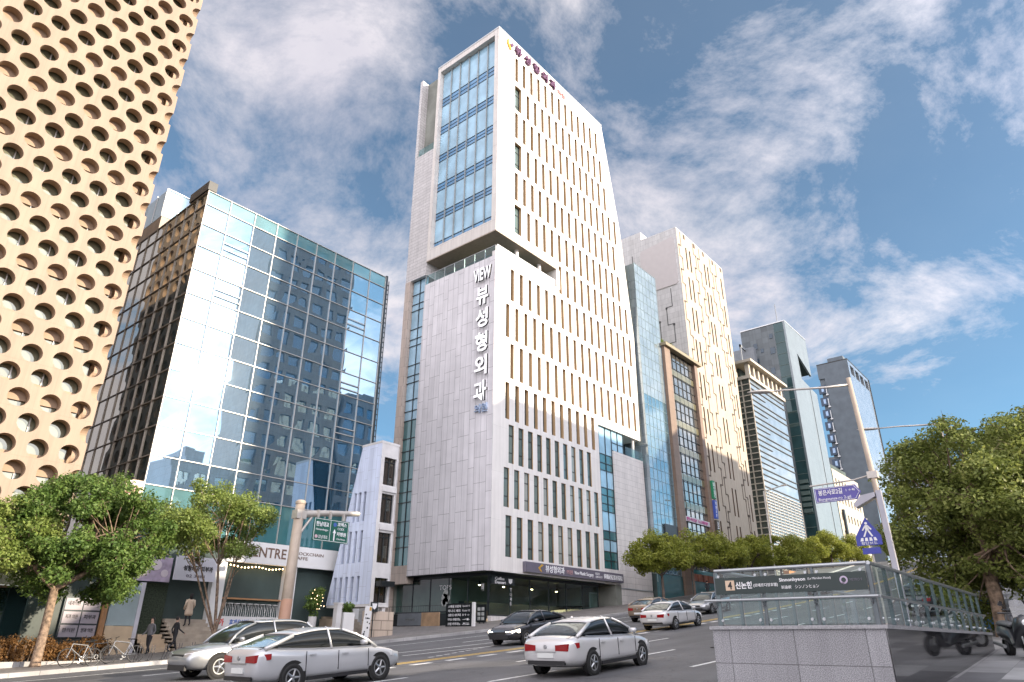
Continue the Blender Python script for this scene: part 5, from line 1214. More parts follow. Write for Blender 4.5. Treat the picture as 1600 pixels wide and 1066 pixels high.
# street-name blade: hangs below its own short arm, reading towards -y/-x
sd = Vector((-.02,-1.0,0)).normalized(); 
def blade(y0, y1, z0, z1, x):
    L_ = y0-y1; pts = [(y0,z0),(y0,z1),(y1+.16,z1),(y1,(z0+z1)/2),(y1+.16,z0)]
    return pts
mb = MB(); mb.prism(blade(7.62,6.05,4.62,5.14,26.4), 'x', 26.38, 26.41); sn = mb.build('name_sign', purple, LP)
mb = MB(); 
o_ = blade(7.58,6.10,4.65,5.11,26.4)
for i in range(5):
    p, q = o_[i], o_[(i+1)%5]; mb.tube([(26.372,p[0],p[1]),(26.372,q[0],q[1])], .008, 4)
mb.build('border', ink_w, sn)
text('lettering', '봉은사로2길', (26.37,7.07,4.97), .82, .2, UY, UZ, ink_w, sn, depth=.008, bold=.015); text('lettering', 'Bongeunsa-ro 2-gil', (26.37,6.95,4.72), 1.1, .13, UY, UZ, ink_w, sn, depth=.008); text('lettering', '1 → 46', (26.37,6.38,4.97), .3, .09, UY, UZ, ink_w, sn, depth=.008)
mb = MB(); mb.tube([(26.48,5.6,5.42),(26.42,6.2,5.3),(26.42,7.75,5.26)], .03, 8); mb.tube([(26.42,6.5,5.27),(26.4,6.5,5.12)], .012, 5); mb.tube([(26.42,7.3,5.27),(26.4,7.3,5.12)], .012, 5); mb.box(26.36,26.62,5.42,5.75,5.28,5.52); mb.build('sign_arm', gal, LP)
L2 = thing('street_lamp', 'second street lamp, its slim arm reaching out of the big tree crown', 'street lamp', (38.5,4.6,gz(38)+KH))
mb = MB(); mb.tube([(38.5,4.6,gz(38)),(38.5,4.7,10.0)], [.12,.08], 12); mb.build('pole', beige_p, L2, smooth=True)
mb = MB(); mb.tube([(38.5,4.7,9.9),(37.5,6.4,9.86),(37.2,7.2,9.84)], [.05,.035,.03], 8); mb.build('arm', gal, L2, smooth=True)
dv = Vector((-.45,.89,0)); hp = Vector((37.2,7.2,9.84)); rr_ = []
for s, wv, hv in ((-.05,.04,.04),(.15,.12,.06),(.5,.14,.07),(.95,.02,.015)):
    c = hp+dv*s; rr_.append([tuple(c+Vector((.89,.45,0))*wv*math.cos(a)+Vector((0,0,1))*hv*math.sin(a)) for a in [2*PI*k/10 for k in range(10)]])
mb = MB(); mb.loft(rr_); mb.build('lamp_head', gal, L2, smooth=True)
L3 = thing('street_lamp', 'small distant street lamp before the notched tower', 'street lamp', (92,33,gz(92)+KH))
mb = MB(); mb.tube([(92,33,gz(92)),(92,33,18.5)], .11, 8); mb.tube([(92,33,18.4),(92,30.4,18.9)], .07, 6); mb.build('pole', gal, L3)
mb = MB(); mb.box(91.85,92.15,29.9,30.6,18.82,18.98); mb.build('lamp_head', gal, L3)
CP = thing('box_lamp', 'square grey post with a tilted flat box lamp beside the subway entrance', 'street lamp', (25.25,5.2,gz(25)+KH))
mb = MB(); mb.prism([(5.26,gz(25)),(5.10,gz(25)),(5.18,4.62),(5.34,4.62)], 'x', 25.17, 25.33); mb.build('post', M('grey_post', (.36,.36,.40), .45, metal=.3), CP)
mb = MB(); mb.prism([(5.36,4.56),(5.36,4.42),(6.0,4.12),(6.05,4.24),(5.8,4.5)], 'x', 25.08, 25.42); mb.build('lamp_box', MATS['grey_post'], CP)
mb = MB(); mb.prism([(5.45,4.375),(5.95,4.14),(5.95,4.13),(5.45,4.365)], 'x', 25.12, 25.38); mb.build('diffuser', alu, CP)
XS_ = thing('crossing_sign', 'blue five sided pedestrian crossing sign on a thin post behind the glass balustrade', 'road sign', (26.1,6.0,gz(26)+KH))
blue = M('sign_blue', (.045,.06,.36), .45, amt=.05)
mb = MB(); mb.tube([(26.1,6.0,gz(26)),(26.1,6.0,3.9)], .035, 8); mb.build('post', gal, XS_)
cy_, cz_ = 6.02, 3.42
mb = MB(); mb.prism([(cy_+.40,cz_-.42),(cy_+.40,cz_-.12),(cy_,cz_+.50),(cy_-.40,cz_-.12),(cy_-.40,cz_-.42)], 'x', 26.03, 26.06); pz = mb.build('panel', blue, XS_)
mb = MB(); X_ = 26.022
def pg(pts): mb.prism([(cy_-p[0], cz_+p[1]) for p in pts], 'x', X_-.004, X_+.006)
mb.lathe([(0,-.005),(.045,-.005),(.045,.005),(0,.005)], (X_,cy_,cz_+.30), 'x', 12)
pg([(-.05,.24),(.05,.24),(.06,.06),(-.05,.06)]); pg([(-.05,.24),(-.16,.08),(-.13,.06),(-.03,.18)]); pg([(.05,.24),(.15,.1),(.12,.07),(.03,.16)]); pg([(-.05,.07),(.0,.07),(-.10,-.14),(-.15,-.13)]); pg([(.0,.07),(.06,.07),(.16,-.13),(.11,-.15)])
for k in range(4): pg([(-.27+.145*k,-.28),(-.17+.145*k,-.28),(-.16+.13*k,-.17),(-.23+.13*k,-.17)])
mb.build('walker_symbol', ink_w, pz)
text('lettering', '횡단보도', (X_,cy_,cz_-.35), .5, .1, UY, UZ, ink_w, pz, depth=.008)
mb = MB(); mb.box(26.03,26.06,5.72,6.28,2.72,2.92); q = mb.build('sub_plate', blue, XS_)
UT = thing('utility_pole', 'pale leaning utility pole between the big tree and the blue box', 'pole', (31.5,4.3,gz(31)+KH))
mb = MB(); mb.tube([(31.5,4.2,gz(31)),(31.3,4.55,7.4)], [.13,.1], 10); mb.build('pole', M('concrete_pole', (.45,.42,.40), .7), UT, smooth=True)
mb = MB(); mb.tube([(31.35,4.5,5.2),(30.6,5.6,5.0)], .03, 6); mb.build('cross_arm', gal, UT)
mb = MB(); mb.box(33.9,34.6,3.55,4.35,gz(33)+KH,gz(33)+KH+1.15); bb_ = tag(mb.build('utility_box', M('box_blue', (.09,.25,.52), .5, amt=.08), loc=(34.2,4,gz(33)+KH)), 'blue street cabinet with white lettering behind the scooter', 'cabinet')
text('lettering', 'PSZ', (33.89,3.9,gz(33)+KH+.62), .5, .25, UY, UZ, ink_w, bb_, bold=.02)

# menu boards and stands by the tower
MN = thing('menu_board', 'black menu board with six rows of white lettering in front of the tower corner', 'sign', (38.6,39.0,gz(38)+KH))
mb = MB(); mb.box(39.0,39.1,36.4,39.0,.55,2.5); mbq = mb.build('board', black_m, MN)
for k, (s1, s2) in enumerate((('스페셜 브런치','Special 15'),('파니니 세트','Panini 12'),('샌드위치','8 9 ←'),('아이스 아메리카노','4'),('크림 카푸치노','5'),('수제 요거트','6.0'))):
    mt = ink_w if k < 5 else gold_m
    text('lettering', s1, (38.98,38.1,2.3-.3*k), 1.3, .19, UY, UZ, mt, mbq, depth=.008, bold=.02); text('lettering', s2, (38.98,36.9,2.3-.3*k), .75, .14, UY, UZ, mt, mbq, depth=.008)
mb = MB(); mb.box(38.95,39.15,36.1,36.3,gz(39)+KH,2.55); mb.box(39.02,39.1,38.95,39.05,gz(39)+KH,.6); mb.build('post', cafe_w, MN)
M2 = thing('poster_stand', 'small black poster stand with pale pictures right of the menu board', 'sign', (42,39.2,gz(42)))
mb = MB(); mb.box(41.9,42.0,37.6,38.5,1.25,2.55); q = mb.build('board', black_m, M2); mb = MB()
for z in (2.1,1.75,1.42):
    for y in (37.75,38.15): mb.box(41.885,41.899,y,y+.28,z,z+.24)
mb.build('picture', MATS['sticker_grey'], q); mb = MB(); mb.box(41.93,41.98,37.8,37.86,gz(42)+KH,1.3); mb.box(41.93,41.98,38.25,38.31,gz(42)+KH,1.3); mb.build('leg', dark_fr, M2)
BS = thing('banner_stand', 'tall white banner stand with dark dots and a yellow corner at the alley mouth', 'sign', (28.4,35.3,gz(28)))
mb = MB(); mb.prism([(28.22,.12),(28.74,.12),(28.87,1.88),(28.35,1.88)], 'y', 35.2, 35.24); q = mb.build('banner', cafe_w, BS)
mb = MB()
for (x,z,r,) in ((28.44,1.4,.045),(28.57,.97,.045),(28.6,.66,.06),(28.4,.44,.05),(28.36,.31,.07),(28.74,.9,.045)): mb.lathe([(0,-.004),(r,-.004),(r,.004),(0,.004)], (x,35.195,z), 'y', 10)
mb.build('dot', ink_k, q); mb = MB(); mb.box(28.66,28.82,35.19,35.198,1.62,1.82); mb.build('corner_patch', gold_m, q)
text('lettering', 'Coffee', (28.55,35.19,1.2), .34, .1, UX, UZ, ink_k, q)
mb = MB(); mb.box(28.2,28.75,35.25,35.4,gz(28)+KH-.05,.13); mb.build('foot', dark_fr, BS)
CS = thing('cup_sign', 'dark hanging plate with a white cup outline above the stone block wall', 'sign', (29.2,35.5,1.6))
mb = MB(); mb.box(28.94,29.5,35.44,35.48,1.58,2.14); q = mb.build('plate', dark_fr, CS)
mb = MB(); mb.prism([(29.03,2.06),(29.41,2.06),(29.36,1.82),(29.22,1.70),(29.08,1.82)], 'y', 35.42, 35.437); mb.build('cup', ink_w, q)
mb = MB(); mb.box(29.2,29.24,35.5,35.54,-.3,1.6); mb.build('post', dark_fr, CS)
PT = thing('potted_plant', 'potted leafy plant behind the white wall at the alley mouth', 'plant', (27.95,36.4,gz(28)))
mb = MB(); mb.lathe([(0,-.5),(.2,-.5),(.25,1.5),(.21,1.5),(0,1.45)], (27.95,36.4,0), seg=14); mb.build('pot', MATS['grey_render'], PT)
leaves('foliage', leaf_a, PT, [((27.95+rg.uniform(-.25,.25),36.4+rg.uniform(-.2,.2),1.75+rg.uniform(-.2,.2)),.18) for k in range(10)], 700, .16, 5)
P2 = thing('potted_tree', 'bushy potted tree with tiny lights by the cafe door', 'plant', (28.0,40.0,gz(28)))
mb = MB(); mb.lathe([(0,.0),(.22,.0),(.27,1.35),(.23,1.35),(0,1.3)], (28.0,40.0,0), seg=14); mb.build('pot', MATS['grey_render'], P2)
leaves('foliage', leaf_a, P2, [((28.0+rg.uniform(-.4,.4),40.0+rg.uniform(-.3,.3),1.5+rg.uniform(0,1.5)),.32) for k in range(18)], 3000, .12, 6)
mb = MB()
for k in range(18): mb.lathe([(0,-.02),(.02,0),(0,.02)], (28.0+rg.uniform(-.6,.6),39.6+rg.uniform(-.1,.2),1.5+rg.uniform(0,1.6)), seg=5)
mb.build('fairy_light', lamp_dim, P2)
PO = thing('stone_post', 'grey stone gate post left of the white wall', 'post', (26.9,36,gz(27)))
mb = MB(); mb.box(26.72,27.07,35.8,36.15,-.6,1.95); mb.box(26.68,27.11,35.76,36.19,1.95,2.03); mb.build('shaft', MATS['grey_render'], PO)

# ================================================================== subway entrance
granite = M_tiles('granite', (.33,.33,.345), 1.19, .62, joint=.008, jdark=.45, offset=0, var=.06, rough=.45, amt=.1)
# salt-and-pepper speckle
nt = granite.node_tree; b = nt.nodes['Principled BSDF']; lk = b.inputs['Base Color'].links[0].from_socket
tcn = N(nt, 'ShaderNodeTexCoord'); nz = N(nt, 'ShaderNodeTexNoise'); nz.inputs['Scale'].default_value = 75; nz.inputs['Detail'].default_value = 5; L(nt, tcn.outputs['Object'], nz.inputs['Vector'])
mr = N(nt, 'ShaderNodeMapRange'); mr.inputs['From Min'].default_value = .38; mr.inputs['From Max'].default_value = .62; mr.inputs['To Min'].default_value = .5; mr.inputs['To Max'].default_value = 1.4; L(nt, nz.outputs['Fac'], mr.inputs['Value'])
mx = N(nt, 'ShaderNodeMix', data_type='RGBA', blend_type='MULTIPLY'); mx.inputs[0].default_value = 1; L(nt, lk, mx.inputs[6]); L(nt, mr.outputs[0], mx.inputs[7]); L(nt, mx.outputs[2], b.inputs['Base Color'])
polished = M_tiles('polished_granite', (.035,.035,.038), 1.2, .62, joint=.006, jdark=2.0, offset=0, var=.1, rough=.05, spec=1.0)
SE = thing('subway_entrance', 'granite and glass subway stair enclosure with a dark name board numbered 4', 'subway entrance', (13.3,4.6,gz(13)+KH))
sx0, sx1, sy0, sy1, cz, rz = 13.3, 25.0, 3.08, 6.12, .27, 1.27
mb = MB(); mb.box(sx0, sx0+.3, sy0+.02, sy1, gz(13)-.3, cz-.06); mb.box(sx0+.3, sx1, sy1-.25, sy1, gz(13)-.3, cz-.06); mb.build('front_wall', granite, SE)
mb = MB(); mb.box(sx0+.02, sx1, sy0, sy0+.25, gz(13)-.3, cz-.06); mb.build('side_wall', polished, SE)
mb = MB(); mb.box(sx0-.04, sx0+.34, sy0-.04, sy1+.04, cz-.06, cz); mb.box(sx0+.34, sx1, sy0-.04, sy0+.3, cz-.06, cz); mb.box(sx0+.34, sx1, sy1-.3, sy1+.04, cz-.06, cz); mb.build('coping', M('coping_granite', (.33,.33,.34), .4, amt=.3, scale=40), SE)
steel = M('steel', (.42,.44,.45), .3, metal=.7, amt=.1); dsteel = M('dark_steel', (.12,.14,.15), .35, metal=.5)
gx = sx0+.13
# front panes, posts, rails
ny = 3; py = [sy0+.16+(sy1-sy0-.24)/ny*k for k in range(ny+1)]
for k in range(ny):
    mb = MB(); mb.quad((gx,py[k]+.03,cz+.03),(gx,py[k+1]-.03,cz+.03),(gx,py[k+1]-.03,rz-.05),(gx,py[k]+.03,rz-.05)); mb.build('front_pane', rail_gl, SE)
mb = MB()
for y in py: mb.box(gx+.03, gx+.09, y-.022, y+.022, cz, rz-.03)
nx = 11; px_ = [sx0+.16+(sx1-sx0-.3)/nx*k for k in range(nx+1)]
for x in px_:
    for y in (sy0+.13, sy1-.13): mb.box(x-.022, x+.022, y-.03, y+.03, cz, rz-.03)
build_each(mb, 'post', dsteel, SE)
for yy_, nm in ((sy0+.13,'side_pane'),(sy1-.13,'side_pane')):
    for k in range(nx): mb = MB(); mb.quad((px_[k]+.03,yy_-.05,cz+.03),(px_[k+1]-.03,yy_-.05,cz+.03),(px_[k+1]-.03,yy_-.05,rz-.05),(px_[k]+.03,yy_-.05,rz-.05)); mb.build(nm, rail_gl, SE)
mb = MB(); mb.tube([(gx+.05,py[0],rz),(gx+.05,py[-1],rz)], .035, 10); mb.tube([(gx+.05,sy0+.13,rz),(sx1-.1,sy0+.13,rz)], .035, 10); mb.tube([(gx+.05,sy1-.13,rz),(sx1-.1,sy1-.13,rz)], .035, 10); mb.build('top_rail', steel, SE, smooth=False)
mb = MB(); mb.tube([(gx-.12,sy0+.02,.72),(gx-.12,sy1+.1,.72)], .026, 10); mb.tube([(gx-.05,sy0+.02,.72),(sx1-.1,sy0+.02,.72)], .024, 8)
for y in py: mb.tube([(gx-.12,y,.72),(gx-.06,y,.66),(gx+.03,y,.6)], .016, 6)
for x in px_[1:]: mb.tube([(x,sy0+.02,.72),(x,sy0+.1,.62)], .014, 6)
mb.build('hand_rail', steel, SE)
mb = MB()
for k in range(ny):
    for y in (py[k]+.1, py[k+1]-.1):
        for z in (cz+.1, rz-.11): mb.lathe([(0,-.022),(.026,-.022),(.03,-.008),(.03,0)], (gx-.001,y,z), 'x', 10)
for k in range(nx):
    for x in (px_[k]+.1, px_[k+1]-.1):
        for z in (cz+.1,): mb.lathe([(0,-.022),(.026,-.022),(.03,-.008),(.03,0)], (x,sy0+.079,z), 'y', 8)
mb.build('glass_clamp', steel, SE)
mb = MB(); mb.box(gx-.035, gx-.012, py[0]+.02, py[-1]-.03, .83, 1.13); nb = mb.build('name_board', M('board_green', (.016,.032,.030), .35, amt=.05), SE)
xb = gx-.037
mb = MB(); mb.box(xb-.004, xb+.001, 5.62, 5.80, .90, 1.08); q = mb.build('exit_plate', M('plate_tan', (.66,.50,.36), .5, amt=.03), nb); text('lettering', '4', (xb-.006,5.71,.99), .085, .14, UY, UZ, ink_k, q, depth=.004, bold=.03)
text('lettering', '신논현', (xb,5.44,.985), .32, .125, UY, UZ, ink_w, nb, depth=.004, bold=.025); text('lettering', '(르메르디앙호텔)', (xb,5.02,.97), .46, .07, UY, UZ, ink_w, nb, depth=.004, bold=.01)
text('lettering', 'Sinnonhyeon', (xb,4.52,1.04), .47, .08, UY, UZ, ink_w, nb, depth=.004, bold=.02); text('lettering', '(Le Méridien Hotel)', (xb,4.04,1.045), .40, .05, UY, UZ, ink_w, nb, depth=.004)
text('lettering', '新論峴', (xb,4.64,.92), .18, .06, UY, UZ, ink_w, nb, depth=.004); text('lettering', 'シンノンヒョン', (xb,4.27,.92), .42, .06, UY, UZ, ink_w, nb, depth=.004)
mb = MB(); mb.lathe([(.04,-.003),(.068,-.003),(.068,.003),(.04,.003)], (xb,3.63,1.0), 'x', 22); mb.box(xb-.003,xb+.003,3.625,3.675,.94,.955); mb.build('metro_emblem', MATS['lavender'], nb); text('lettering', 'METRO 9', (xb,3.43,1.0), .2, .045, UY, UZ, MATS['sign_grey'], nb, depth=.004)
mb = MB(); mb.box(sx0+.35, sx1-.2, sy0+.3, sy1-.3, gz(13)-.2, gz(13)-.1)
for k in range(18): mb.box(sx1-.2-.5*k-.5, sx1-.2-.5*k, sy0+.3, sy1-.3, gz(13)-.1, gz(24)+KH-.14-.07*k)
mb.build('stair', MATS['grey_concrete'], SE)
# ================================================================== vehicles
tyre_m = M('tyre', (.018,.018,.018), .8); rim_m = M('rim', (.45,.46,.47), .3, metal=.8)
car_gl = M_glass('car_glass', (.010,.012,.014), (.8,.92,1), .055, .003, 1.5)
tail_m = M('tail_lamp', (.28,.010,.012), .2, coat=.6); head_m = M('head_lamp', (.75,.76,.76), .1, coat=1)
head_on = M('head_lamp_lit', (.9,.85,.75), .2, emit=(1,.86,.66), estr=4)
under_m = M('underside', (.012,.012,.012), .8); plate_m = M('number_plate', (.68,.70,.68), .5, amt=.03); trim_m = M('car_trim', (.02,.02,.022), .4)
def paint(name, c, metal=.25): return M('paint_'+name, c, .28, metal=metal, amt=.03, scale=2, coat=1)
SEDAN = dict(L=2.38, st=[(-2.40,.40,.84,.66),(-2.33,.30,.97,.80),(-2.1,.24,1.03,.87),(-1.6,.21,1.02,.905),(-.8,.20,.965,.92),(.2,.20,.945,.92),(1.0,.20,.93,.915),(1.6,.21,.87,.89),(2.1,.24,.76,.83),(2.33,.32,.64,.72),(2.40,.40,.56,.60)],
   cab=[(-2.0,1.02),(-1.62,1.17),(-1.15,1.345),(-.7,1.43),(-.2,1.46),(.25,1.43),(.65,1.28),(1.0,1.09),(1.25,.92)], roof=(-1.2,.32), wb=(-1.40,1.42), wr=.325)
COUPE = dict(L=2.42, st=[(-2.43,.42,.92,.64),(-2.36,.30,1.05,.80),(-2.15,.24,1.09,.88),(-1.6,.21,1.05,.915),(-.8,.20,.99,.93),(.2,.20,.965,.93),(1.0,.20,.95,.925),(1.6,.21,.90,.905),(2.1,.24,.81,.85),(2.36,.32,.70,.74),(2.44,.42,.60,.60)],
   cab=[(-2.2,1.06),(-1.85,1.18),(-1.35,1.36),(-.8,1.46),(-.2,1.49),(.3,1.45),(.72,1.30),(1.1,1.10),(1.38,.93)], roof=(-1.3,.36), wb=(-1.42,1.46), wr=.34)
SUV = dict(L=2.35, st=[(-2.36,.45,1.0,.70),(-2.30,.34,1.08,.84),(-2.0,.28,1.10,.90),(-1.4,.25,1.09,.93),(-.6,.24,1.07,.94),(.3,.24,1.05,.94),(1.0,.24,1.03,.93),(1.6,.25,1.0,.91),(2.1,.28,.92,.86),(2.30,.36,.80,.76),(2.38,.45,.70,.64)],
   cab=[(-2.28,1.09),(-2.12,1.38),(-1.95,1.58),(-1.5,1.66),(-.6,1.69),(.1,1.66),(.5,1.50),(.85,1.28),(1.12,1.03)], roof=(-2.0,.16), wb=(-1.38,1.40), wr=.36)
def car(name, label, x, y, rz, pm, kind, group=None, lit=False):
    S_ = kind; z = gz(x); t = thing(name, label, 'car', (0,0,0), group)
    rings = []
    def ztop(px):
        st = S_['st']
        for a, b in zip(st, st[1:]):
            if a[0] <= px <= b[0]: s = (px-a[0])/(b[0]-a[0]); return a[2]+(b[2]-a[2])*s, a[3]+(b[3]-a[3])*s
        return st[-1][2], st[-1][3]
    for (px, zb, zt, wd) in S_['st']:
        pts = [(0,zb),(wd*.80,zb),(wd*.965,zb+.10),(wd,zb+.30*(zt-zb)+.06),(wd*.985,zb+.62*(zt-zb)),(wd*.965,zt-.09),(wd*.86,zt-.015),(wd*.45,zt+.012),(0,zt+.02)]
        rings.append([(px,a,b) for a, b in pts]+[(px,-a,b) for a, b in reversed(pts[1:-1])])
    mb = MB(); mb.loft(rings); body = mb.build('body', pm, t, smooth=True, subsurf=1)
    cr_ = []
    zbelt = S_['cab']
    for (px, zc) in S_['cab']:
        zb_, wb_ = ztop(px); wb_ *= .90; base = zb_-.03; hh = max(.015, zc-base); wt = wb_-.26*min(1, hh/.52)
        pts = [(wb_,base),(wb_-(wb_-wt)*.55,base+hh*.55),(wt+.03,base+hh*.88),(wt-.08,base+hh*.975),(0,base+hh)]
        cr_.append([(px,a,b) for a, b in pts]+[(px,-a,b) for a, b in reversed(pts[:-1])])
    mb = MB(); mb.loft(cr_, closed=True); mb.build('windows', car_gl, t, smooth=True, subsurf=1)
    r0, r1 = S_['roof']; rr = [r for r in cr_ if r0-.12 <= r[0][0] <= r1+.12]
    up = lambda p, k: (p[0], p[1]*1.012, p[2]+k)
    mb = MB(); mb.loft([[up(p,.012) for p in r[2:7]] for r in rr], closed=False, cap=False)
    roof = mb.build('roof', pm, t, smooth=True, subsurf=1)
    md = roof.modifiers.new('thick', 'SOLIDIFY'); md.thickness = .02; md.offset = -1
    mb = MB()
    for sg_ in (0, 1):
        ix = (0,1,2,3) if sg_ == 0 else (8,7,6,5)
        i1 = min(range(len(cr_)), key=lambda i: abs(cr_[i][0][0]-r1)); i0 = min(range(len(cr_)), key=lambda i: abs(cr_[i][0][0]-r0))
        f = [cr_[i][ix[2]] for i in range(i1, len(cr_))]; f[-1] = cr_[-1][ix[0]]
        mb.tube([(p[0],p[1]*1.005,p[2]+.004) for p in f], .035, 6)
        bk_ = [cr_[i][ix[2]] for i in range(i0, -1, -1)]; bk_[-1] = cr_[0][ix[0]]; mb.tube([(p[0],p[1]*1.005,p[2]+.004) for p in bk_], .05, 6)
        m_ = cr_[len(cr_)//2]; mb.tube([tuple(Vector(m_[ix[k]])*1.0+Vector((0,.004 if sg_ == 0 else -.004,0))) for k in (0,1,2,3)], .03, 6)
    build_each(mb, 'pillar', pm, t, smooth=True)
    Ls = S_['L']
    for wx in S_['wb']:
        for sy in (-1, 1):
            wy = sy*(ztop(wx)[1]-.10); r = S_['wr']
            mb = MB(); mb.lathe([(r*.62,-.10),(r*.95,-.10),(r,-.07),(r,.07),(r*.95,.10),(r*.62,.10),(r*.62,-.10)], (wx,wy,r), 'y', 26); wh = mb.build('wheel', tyre_m, t, smooth=True)
            mb = MB(); yo = wy+sy*.085; mb.lathe([(0,-.012),(r*.16,-.012),(r*.16,.012),(0,.012)], (wx,yo,r), 'y', 12); mb.lathe([(r*.54,-.02),(r*.64,-.02),(r*.64,.02),(r*.54,.02)], (wx,yo,r), 'y', 26)
            for k in range(5):
                a = 2*PI*k/5; mb.tube([(wx+r*.1*math.cos(a),yo,r+r*.1*math.sin(a)),(wx+r*.58*math.cos(a),yo,r+r*.58*math.sin(a))], [.035,.026], 6)
            mb.build('rim', rim_m, wh)
            mb = MB(); mb.lathe([(0,-.004),(r*1.16,-.004),(r*1.16,.004),(0,.004)], (wx,sy*(ztop(wx)[1]*1.0-.012),r+.01), 'y', 26); mb.build('wheel_arch', under_m, t)
    zr = ztop(-Ls+.06)[0]; zf = ztop(Ls-.12)[0]
    for sy in (-1, 1):
        mb = MB(); w2 = ztop(-Ls+.1)[1]
        mb.loft([[(-Ls-.018,sy*w2*.40,zr-.30),(-Ls-.018,sy*w2*.40,zr-.16)],[(-Ls+.0,sy*w2*.86,zr-.31),(-Ls+.0,sy*w2*.86,zr-.13)],[(-Ls+.35,sy*(ztop(-Ls+.35)[1]+.008),zr-.24),(-Ls+.35,sy*(ztop(-Ls+.35)[1]+.008),zr-.11)]], closed=False, cap=False)
        o = mb.build('tail_light', tail_m, t); md = o.modifiers.new('thick', 'SOLIDIFY'); md.thickness = .05
        mb = MB(); w3 = ztop(Ls-.15)[1]
        mb.loft([[(Ls+.0,sy*w3*.5,zf-.17),(Ls-.02,sy*w3*.5,zf-.06)],[(Ls-.10,sy*w3*.93,zf-.17),(Ls-.12,sy*w3*.93,zf-.03)],[(Ls-.5,sy*(ztop(Ls-.5)[1]+.006),zf-.10),(Ls-.5,sy*(ztop(Ls-.5)[1]+.006),zf+.03)]], closed=False, cap=False)
        o = mb.build('headlight', head_on if lit else head_m, t); md = o.modifiers.new('thick', 'SOLIDIFY'); md.thickness = .05
        mb = MB(); wm = ztop(.8)[1]; mb.loft([[(.78+.06*math.cos(a),sy*(wm+d),ztop(.8)[0]+.09+.065*math.sin(a)) for a in [2*PI*k/8 for k in range(8)]] for d in (-.04,.06,.17)]); mb.build('side_mirror', pm, t, smooth=True)
        mb = MB()
        for hx in (-.95,.1): mb.box(hx,hx+.2,sy*(ztop(hx)[1]-.002),sy*(ztop(hx)[1]+.02),ztop(hx)[0]-.18,ztop(hx)[0]-.15)
        build_each(mb, 'door_handle', pm, t)
        mb = MB(); 
        for hx in (-1.05,-.02,1.02): mb.box(hx-.006,hx+.006,sy*(ztop(hx)[1]*.985),sy*(ztop(hx)[1]+.003),.42,ztop(hx)[0]-.08)
        mb.box(-1.0,1.0,sy*.9,sy*(ztop(0)[1]+.006),.24,.33); mb.build('door_seam', trim_m, t)
    for sy in (0, 8):
        pts = [r[0 if sy == 0 else 8] for r in cr_]; mb = MB(); mb.tube([(p[0],p[1]*1.012,p[2]+.012) for p in pts[1:-1]], .011, 5); mb.build('window_trim', rim_m, t)
    mb = MB(); xs_ = [-Ls+.22, -Ls+.16]; w5 = ztop(-Ls+.2)[1]*.82
    mb.tube([(-Ls+.30,-w5,ztop(-Ls+.3)[0]+.006),(-Ls+.16,-w5*.97,ztop(-Ls+.16)[0]-.02),(-Ls+.16,w5*.97,ztop(-Ls+.16)[0]-.02),(-Ls+.30,w5,ztop(-Ls+.3)[0]+.006)], .006, 4)
    mb.tube([(Ls-1.15,-.78,ztop(Ls-1.15)[0]-.03),(Ls-.35,-.70,ztop(Ls-.35)[0]-.02),(Ls-.25,0,ztop(Ls-.25)[0]+.016),(Ls-.35,.70,ztop(Ls-.35)[0]-.02),(Ls-1.15,.78,ztop(Ls-1.15)[0]-.03)], .005, 4)
    mb.build('lid_seam', trim_m, t)
    mb = MB(); mb.lathe([(0,-.01),(.05,-.01),(.05,.01),(0,.01)], (-Ls-.022,0,zr-.20), 'x', 14); mb.box(-Ls-.028,-Ls,-.34,.34,zr-.335,zr-.315); mb.build('chrome_strip', rim_m, t)
    mb = MB(); mb.box(-Ls-.035,-Ls+.01,-.26,.26,.50,.62); mb.build('number_plate', plate_m, t)
    mb = MB(); mb.box(-Ls-.02,-Ls+.05,-.6,.6,.33,.43); mb.box(Ls-.05,Ls+.02,-.55,.55,.30,.46); mb.box(Ls-.04,Ls+.012,-.38,.38,zf-.19,zf-.08); build_each(mb, 'bumper_grille', trim_m, t)
    t.location = (x, y, z); t.rotation_euler = (0, -math.atan(.05+.0009*x) if abs(rz) < 1 else math.atan(.05+.0009*x), rz)
    return t
pw = paint('white', (.62,.62,.62)); ps = paint('silver', (.36,.375,.39), .6); pd = paint('dark', (.035,.037,.045), .4); pt = paint('tan', (.25,.185,.125)); pp = paint('pearl', (.50,.51,.525))
car('sedan_car', 'white sedan seen from its rear corner, alone in the middle of the road', 18.6, 12.4, R(2), pw, SEDAN)
car('sedan_car', 'pale pearl sedan nearest the camera, cut by the bottom edge', 12.7, 17.6, R(1), pp, COUPE)
car('suv_car', 'silver wagon heading left behind the pearl sedan', 13.9, 23.4, PI, ps, SUV)
car('sedan_car', 'dark sedan with lit headlights coming left in front of the tower', 28.2, 22.4, PI+R(2), pd, SEDAN, lit=True)
car('sedan_car', 'white sedan climbing the hill, just left of the subway enclosure', 38.0, 19.8, 0, pw, SEDAN)
car('sedan_car', 'tan sedan half hidden behind the white sedan on the hill', 45.5, 25.0, 0, pt, COUPE)
car('sedan_car', 'silver sedan facing downhill by the planted kerb', 52.5, 24.2, PI, ps, COUPE)
car('suv_car', 'grey van far up the hill behind the glass balustrade', 75, 22.5, PI, paint('grey', (.25,.26,.28), .4), SUV)
car('suv_car', 'dark van parked far along the road behind the utility pole', 47, 8.6, 0, pd, SUV)

